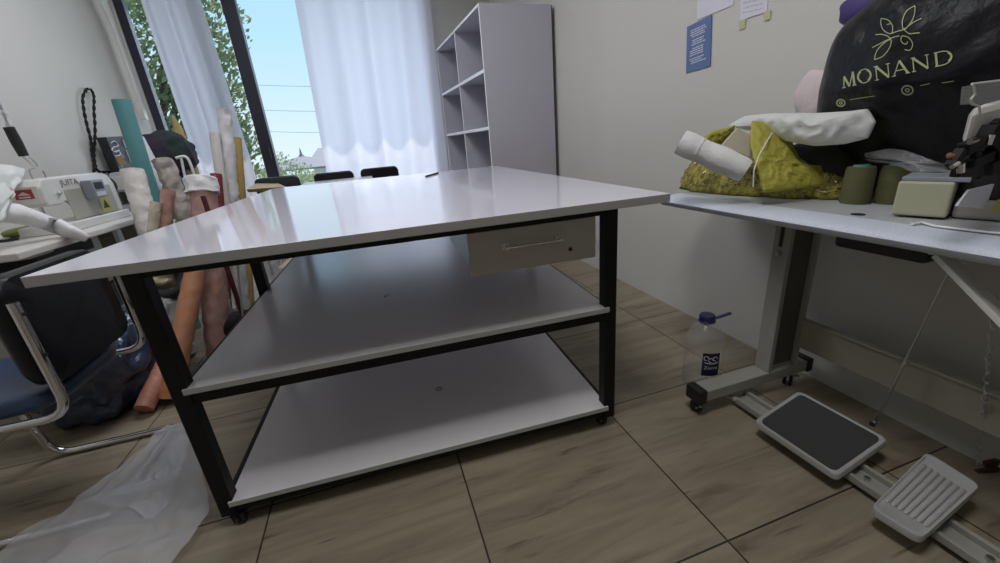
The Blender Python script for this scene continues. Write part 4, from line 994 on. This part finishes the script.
# ------------------------------------------------------------------ fabric rolls leaning in the left back corner
def roll(name, pt, yt, pl, yb, r, m_, lab, crumple=0.0, core=True, taper=1.0, zb=0.0, wrap=False, sag=0):
    top = at(pt, y=yt); n_ = ray(pt).cross(ray(pl)).normalized()
    # foot on the floor, in the plane of sight that holds both picture points
    x = CAM.x-(n_.y*(yb-CAM.y)+n_.z*(zb+.004-CAM.z))/n_.x
    bot = Vector((x, yb, zb+.004)); d = top-bot; K = 60 if crumple else 12
    b = MB(); pts = [bot+d*i/K for i in range(K+1)]
    dn = d.normalized()
    # keep the foot disc above the floor: the foot is cut level by lifting it a little
    tilt = math.sqrt(max(0, 1-dn.z**2)); lift = r*tilt; pts = [p+Vector((0, 0, lift*(1-i/K))) for i, p in enumerate(pts)]
    b.tube(pts, [r*(taper+(1-taper)*(1-i/K))*(1+crumple*.25*noise.noise(Vector((i*.35, r*90, 2)))) for i in range(K+1)], 22)
    if crumple:
        for v_ in b.v: v_ += Vector((noise.noise(v_*16), noise.noise(v_*16+Vector((9, 0, 0))), 0))*crumple*r*.9 + Vector((noise.noise(v_*42), noise.noise(v_*42+Vector((3, 0, 0))), 0))*crumple*r*1.1 + Vector((.5, -1, 0))*(1-2*abs(noise.noise(v_*26)))*crumple*r*.5
    t = thing('fabric_roll', bot, lab, 'fabric roll', 'fabric rolls leaning in the window corner')
    b.build('rolled_fabric', m_, t, smooth=True, angle=60)
    if core:
        rot = (pts[-1]-pts[-2]).to_track_quat('Z', 'Y').to_matrix().to_4x4(); rot.translation = pts[-1]
        MB().lathe([(r*.42, -.004), (r*.42, .003), (r*.32, .003), (r*.32, -.004)], 18, rot).build('roll_core', M['beigefab'], t)
        sw = MB(); sp = [pts[-1]+rot.to_3x3() @ Vector((cos(a*.5)*r*(.45+.5*a/40), sin(a*.5)*r*(.45+.5*a/40), .0012)) for a in range(41)]
        sw.tube(sp, .0012, 4); sw.build('spiral_edge', m_, t)
    if wrap:
        wb = MB(); wb.tube([pts[0].lerp(pts[-1], i/40) for i in range(2, 42)], [r*(1.10+.05*sin(i*1.3)) for i in range(40)], 26, cap=False)
        for v_ in wb.v: v_ += Vector((noise.noise(v_*24), noise.noise(v_*24+Vector((5, 0, 0))), 0))*r*.16
        wb.build('clear_wrap', M['rollwrap'], t, smooth='all')
    return t, pts
roll('r', (214, 133), 2.95, (225, 204), 2.72, .027, cloth('natural_white_cloth', (.58, .57, .53)), 'slim natural white fabric roll standing just left of the tall crumpled white one')
roll('r', (224, 110), 3.02, (233, 200), 2.80, .036, cloth('cool_white_cloth', (.60, .60, .61)), 'tallest crumpled white fabric roll, standing before the dark mullion', crumple=.22)
roll('r', (236.5, 138), 3.12, (241.5, 198), 2.92, .028, cloth('mustard_cloth', (.44, .31, .10)), 'mustard yellow fabric roll, rightmost of those standing by the window')
roll('r', (121, 100), 3.00, (151, 194), 2.98, .043, cloth('teal_cloth', (.10, .28, .29), bump=.2), 'tall teal fabric roll leaning at the left wall')
roll('r', (132, 170), 2.76, (150, 232), 2.50, .052, cloth('off_white_cloth', (.72, .69, .66)), 'thick off-white fabric roll in front of the teal roll, nearest the sewing table', core=False, crumple=.10)
roll('r', (138, 138), 3.45, (166, 190), 3.20, .034, cloth('pale_blue_white_cloth', (.60, .63, .68)), 'pale blue-white fabric roll leaning right behind the teal roll')
roll('r', (162, 160), 2.86, (188, 226), 2.58, .048, cloth('grey_beige_cloth', (.34, .31, .28)), 'crumpled grey-beige fabric roll leaning right of the teal roll', crumple=.28)
roll('r', (168, 190), 2.62, (166, 226), 2.40, .031, cloth('dusty_pink_cloth', (.46, .27, .22)), 'short dusty pink fabric roll standing before the grey-beige roll', crumple=.16, core=False)
roll('r', (156, 202), 2.56, (152, 236), 2.36, .024, cloth('cream_cloth', (.60, .55, .43)), 'short cream fabric roll between the off-white roll and the pink roll', crumple=.15, core=False)
roll('r', (203, 196), 2.44, (209, 214), 2.36, .012, cloth('maroon_cloth', (.10, .025, .03)), 'thin maroon roll poking up before the salmon roll', core=False)
rt, rp_ = roll('r', (201, 178), 2.66, (214, 290), 2.34, .064, cloth('salmon_cloth', (.44, .23, .19), rough=.5), 'thick salmon fabric roll in clear wrap with a white sheet over its top', crumple=.10, core=False, wrap=True)
cp_ = MB(); tpp = rp_[-1]; dn = (rp_[-1]-rp_[-2]).normalized(); K = 12
cp_.tube([tpp-dn*.085+dn*.0055*i for i in range(18)], [.080-.0004*i for i in range(16)]+[.064, .035], 36)
for v_ in cp_.v: v_ += Vector((noise.noise(v_*22), noise.noise(v_*22+Vector((4, 0, 0))), noise.noise(v_*18)))*.009
cp_.build('white_cover', M['wfab'], rt, smooth='all')
roll('r', (216, 174), 2.86, (226, 300), 2.62, .030, cloth('crimson_cloth', (.22, .025, .04)), 'slim crimson fabric roll standing behind the salmon roll', core=False)
roll('r', (202, 240), 2.35, (174, 390), 1.98, .044, cloth('orange_cloth', (.48, .19, .075), rough=.5), 'orange fabric roll slanting to the floor beside the dark plastic bag', crumple=.06, core=False, wrap=True)
roll('r', (186, 320), 2.30, (149, 408), 1.92, .038, cloth('peach_cloth', (.46, .20, .14), rough=.5), 'short peach fabric roll lying low against the orange roll', crumple=.06, core=False)
roll('r', (231, 203), 2.40, (243, 320), 2.20, .005, M['steel'], 'thin steel rod leaning among the fabric rolls under the table edge', core=False)
# bags and clothes around the rolls
NB = tag(MB().blob((-1.335, 2.13, .20), (.21, .235, .225), .20, 8, nu=80, nv=44, seed=8, floor=.003).build('plastic_bag', M['navybag'], smooth='all'), 'big dark blue plastic bag slumped on the floor behind the chair', 'bag')
tag(MB().blob(at((164, 318), y=2.28), (.085, .07, .115), .16, 14, nu=50, nv=30, seed=4).build('plastic_wrap', M['wrap'], smooth='all'), 'clear crinkled plastic wrap bunched on the dark blue bag', 'plastic')
tag(MB().blob(at((158, 279), y=2.42), (.12, .07, .05), .2, 14, nu=50, nv=30, seed=2).build('gold_package', mat('champagne_film', (.34, .31, .20), .3, .3, bump=.7, bscale=30), smooth='all'), 'champagne coloured crinkled package above the clear plastic wrap', 'package')
jb = MB(); jb.tube(catmull([at(p, y=yy) for p, yy in (((140, 292), 2.36), ((160, 296), 2.30), ((178, 292), 2.30), ((185, 280), 2.33), ((180, 266), 2.38), ((172, 256), 2.40))], 5), [.035]*20+[.05]*6, 16)
for v_ in jb.v: v_ += Vector((noise.noise(v_*15), noise.noise(v_*15+Vector((4, 0, 0))), noise.noise(v_*15+Vector((0, 7, 0)))))*.012
tag(jb.build('black_garment', cloth('black_garment_cloth', (.008, .008, .009)), smooth='all'), 'black garment looped over the rolls under the table corner', 'clothing')
tag(MB().blob(at((244, 326), y=2.42), (.11, .09, .08), .12, 12, seed=5, m=None).build('black_bundle', cloth('black_bundle_cloth', (.010, .010, .010)), smooth='all'), 'black cloth bundle at the foot of the white rolls behind the shelf edge', 'fabric')
tag(MB().blob(at((276, 268), y=2.75), (.10, .08, .11), .16, 14, nu=50, nv=30, seed=14).build('plastic_wrap', M['wrap'], smooth='all'), 'clear plastic wrap bunched behind the left middle leg of the cutting table', 'plastic')
jk = MB().blob(at((168, 155), y=3.75), (.16, .12, .15), .18, 9, nu=60, nv=34, seed=21); tag(jk.build('dark_jacket', cloth('dark_green_cloth', (.012, .030, .028), col2=(.03, .012, .035), scale=5), smooth='all'), 'dark green and navy jacket heaped behind the fabric rolls by the window frame', 'clothing')
mc_ = at((182, 141), y=3.95); mh_ = (mc_.z+.13)/2
tag(MB().blob((mc_.x, mc_.y, mh_+.004), (.04, .045, mh_), .14, 9, nv=60, seed=23, floor=.003).build('mustard_cloth', cloth('mustard_lace_cloth', (.40, .30, .13)), smooth='all'), 'bundled mustard cloth standing beside the dark jacket at the window', 'fabric')
hp_ = MB(); hp_.tube(catmull([at(p, y=3.3) for p in ((176, 158), (186, 157), (192, 168), (197, 186))], 5), .009, 8); hp_.tube(catmull([at(p, y=3.3) for p in ((181, 157), (184, 172), (188, 190))], 5), .008, 8)
tag(hp_.build('plastic_hanger', M['sillw'], smooth=True), 'white plastic hanger hooked over the grey-beige roll', 'hanger')

# ------------------------------------------------------------------ table and chairs by the window
BT2 = thing('window_table', (-.31, 4.41, 0), 'white topped work table standing by the window beyond the cutting table', 'table')
MB().box(-.645, .024, 4.15, 4.67, .745, .77).build('tabletop', M['offwhite'], BT2, bevel=.004)
for xx in (-.61, -.01):
    for yy in (4.20, 4.62): MB().box(xx-.02, xx+.02, yy-.02, yy+.02, 0, .745).build('leg', M['steel'], BT2)
def wchair(x, y, zt, w_, rz, lab, col):
    t = thing('window_chair', (x, y, 0), lab, 'chair', 'chairs by the window table', rz)
    b = MB(); o_ = []
    for cy, cz, a0 in ((w_/2-.05, zt-.05, 0), (-w_/2+.05, zt-.05, 90), (-w_/2+.05, zt-.27, 180), (w_/2-.05, zt-.27, 270)):
        for k_ in range(6): a = radians(a0+18*k_); o_.append((cy+.05*cos(a), cz+.05*sin(a)))
    n_ = len(o_); b.add([(p_[0], .0, p_[1]) for p_ in o_]+[(p_[0], .05, p_[1]) for p_ in o_], [tuple(range(n_)), tuple(range(n_, 2*n_))[::-1]]+[(i, i+n_, (i+1) % n_+n_, (i+1) % n_) for i in range(n_)])
    b.build('backrest', col, t, local=True, bevel=.012)
    MB().box(-w_/2, w_/2, -.40, .0, .42, .47).build('seat', col, t, local=True, bevel=.02)
    for sx_ in (-1, 1):
        MB().tube([(sx_*w_*.42, .03, 0), (sx_*w_*.42, .035, zt-.2)], .012, 8).build('leg', M['steel'], t, local=True, smooth=True)
        MB().tube([(sx_*w_*.42, -.37, 0), (sx_*w_*.42, -.37, .42)], .012, 8).build('leg', M['steel'], t, local=True, smooth=True)
wchair(.11, 4.68, .848, .40, 0, 'black chair back at the right end of the window table', M['blackvinyl'])
wchair(-.36, 4.69, .845, .40, 0, 'black chair behind the window table, below the open curtain edge', M['blackvinyl'])
wchair(-.86, 4.45, .862, .40, .0, 'dark padded chair back left of the window table, below the mullion', mat('charcoal_vinyl', (.022, .026, .03), .4))
tn = MB(); tq = [at(p, y=3.75) for p in ((247, 189), (262, 178), (281, 182), (292, 187))]
tq = [at((246, 189.5), z=.81), at((262, 179), z=.83), at((278, 183), z=.80), at((286, 186.5), z=.795)]
tn.add(tq+[p+Vector((0, .05, -.03)) for p in tq], [(0, 1, 2, 3), (7, 6, 5, 4)]+[(i, i+4, (i+1) % 4+4, (i+1) % 4) for i in range(4)])
tag(tn.build('folded_cloth', cloth('tan_cloth', (.50, .40, .24)), bevel=.006), 'tan folded cloth beyond the far left corner of the cutting table', 'fabric')

# ------------------------------------------------------------------ outside the window
struct('ground_outside', MB().box(-60, 60, 6.2, 90, -3.2, -3.0), M['ground'])
def tree(name, x, y, z0, blobs, n_leaf, size, m_, lab, seed, tr=.16):
    t = thing(name, (x, y, -3.0), lab, 'tree'); rg = random.Random(seed); lf = MB()
    tk = MB(); tk.tube([(x, y, -3), (x+.1, y, -1), (x, y, z0), (x-.1, y, z0+1.5)], [tr*1.2, tr, tr*.8, tr*.4], 10)
    for bx_, by_, bz_, r_ in blobs: tk.tube([(x, y, z0-.3), (x+(bx_)*.5, y+by_*.5, (z0+bz_)/2+.2), (x+bx_, y+by_, bz_)], [tr*.5, tr*.3, tr*.12], 6)
    tk.build('trunk', M['bark'], t, smooth=True)
    tot = sum(b[3]**2 for b in blobs)
    for bx_, by_, bz_, r_ in blobs:
        for _ in range(int(n_leaf*r_**2/tot)):
            while True:
                q = Vector((rg.uniform(-1, 1), rg.uniform(-1, 1), rg.uniform(-1, 1)))
                if .25 < q.length < 1: break
            if noise.noise(q*2.6+Vector((bx_, by_, bz_))) < -.10: continue
            c_ = Vector((x+bx_, y+by_, bz_))+q*r_; a = Vector((rg.gauss(0, 1), rg.gauss(0, 1), rg.gauss(0, 1))).normalized(); b_ = a.orthogonal().normalized()
            c2_ = a.cross(b_); s_ = size*rg.uniform(.6, 1.3)
            lf.add([c_-b_*s_, c_+c2_*s_*.45, c_+b_*s_, c_-c2_*s_*.45], [(0, 1, 2, 3)])
    lf.build('foliage', m_, t)
tree('tree', -4.3, 10.5, .8, [(-1.6, 0, 3.6, 1.5), (-.2, .4, 3.9, 1.6), (1.1, 0, 3.0, 1.05), (-1.2, -.3, 2.0, 1.3), (.2, -.3, 1.9, 1.2), (1.2, .2, 1.5, .95), (-.6, 0, .9, 1.2), (.9, 0, .4, 1.0), (-2.4, 0, 1.4, 1.3), (1.6, 0, 4.6, .9), (1.75, 0, 3.6, .8), (1.5, .2, 2.4, .85), (1.35, 0, 1.3, .85), (1.2, 0, .4, .9), (.2, 0, 5.2, 1.3), (-1.4, 0, 5.0, 1.3)], 34000, .075, M['leaf'], 'leafy green tree standing outside the left part of the window', 4)
tree('shrub', -2.55, 14.0, -.4, [(0, 0, .6, .62), (.55, .2, .35, .5), (-.4, .2, .1, .7), (.4, 0, -.3, .8)], 5200, .05, M['leaf2'], 'pale green leafy shrub outside just right of the dark mullion', 9, .07)
tree('shrub', -1.25, 12.0, -.9, [(0, 0, .18, .42), (.5, .1, .05, .35), (-.45, 0, .2, .4)], 2600, .045, M['leaf2'], 'low dark shrub outside in front of the pavilion posts', 12, .06)
tree('tree', -9.5, 16.0, .2, [(0, 0, 2.2, 2.0), (1.8, 0, 1.2, 1.5), (-1.8, 0, 1.5, 1.8), (.6, 0, 3.6, 1.5)], 7000, .12, M['leaf'], 'more distant green tree outside at the far left of the window', 15)
PV = thing('pavilion', (-2.9, 22, -3.0), 'pale roofed garden pavilion with a pointed top outside the window', 'building')
rfb = MB(); ap = Vector((-2.93, 22, 1.05)); rc = [Vector((-4.9, 20.4, .52)), Vector((-1.0, 20.4, .52)), Vector((-1.0, 24, .52)), Vector((-4.9, 24, .52))]
rfb.add(rc+[ap]+[q-Vector((0, 0, .08)) for q in rc], [(0, 1, 4), (1, 2, 4), (2, 3, 4), (3, 0, 4), (8, 7, 6, 5)]+[(i, i+5, (i+1) % 4+5, (i+1) % 4) for i in range(4)]); rfb.build('roof', M['rooft'], PV)
MB().lathe([(.16, 0), (.06, .12), (.03, .3), (.0, .42)], 12, Matrix.Translation(ap-Vector((0, 0, .05)))).build('finial', M['rooft'], PV, smooth=True)
for q in rc: MB().box(q.x*.98-.07, q.x*.98+.07, q.y-.07, q.y+.07, -3, .48).build('post', M['plaster'], PV)
MB().box(-4.9, -1.0, 23.6, 23.7, -3, .1).build('rear_wall', M['plaster'], PV)
HB = thing('distant_house', (-1.0, 30, -3), 'low pale house with grey roof in the distance outside the window', 'building')
MB().box(-3.2, 4.5, 28, 34, -3, .4).build('wall', M['plaster'], HB)
hr = MB(); hr.add([(-3.6, 27.6, .4), (4.9, 27.6, .4), (4.9, 34.4, .4), (-3.6, 34.4, .4), (-3.0, 31, 1.45), (4.4, 31, 1.45)], [(0, 1, 5, 4), (2, 3, 4, 5), (1, 2, 5), (3, 0, 4), (3, 2, 1, 0)]); hr.build('roof', M['rooft'], HB)
FN = thing('terrace_railing', (-1.1, 9.5, -3), 'white terrace railing outside the window beside the right curtain', 'railing')
for z in (.12, -.12, -.36): MB().box(-1.75, 1.4, 9.46, 9.5, z-.03, z+.03).build('rail', M['sillw'], FN)
for xx in (-1.70, -.6, .5, 1.35): MB().box(xx-.05, xx+.05, 9.45, 9.51, -3, .16).build('post', M['sillw'], FN)
for k_, (ya, yb, pos) in enumerate(((79, 82, 'highest'), (104, 107, 'middle'), (126, 128, 'lowest'))):
    a_, b_ = at((60, ya-6), y=26), at((430, yb+4), y=26); wm = MB(); wm.tube([a_.lerp(b_, i/12)-Vector((0, 0, .25*(1-((i-6)/6)**2))) for i in range(13)], .010, 5)
    tag(wm.build('power_line', M['greypl'], smooth=True), 'thin overhead power line crossing the sky in the window, %s of three' % pos, 'cable', 'power lines in the sky')
# ceiling lamp fittings; the far one belongs to the added fill light
for x_, y_, lab in ((.2, .48, 'small square white ceiling lamp above the photographer, before the cutting table'), (-.5, 2.7, 'large square white housing of the added fill light over the far end of the cutting table')):
    CL = thing('ceiling_lamp', (x_, y_, CZ), lab, 'lamp', 'ceiling lamps')
    h_ = .35 if y_ < 1 else .65
    MB().box(x_-h_, x_+h_, y_-h_, y_+h_, CZ-.10, CZ).build('lamp_housing', M['sillw'], CL, bevel=.01)
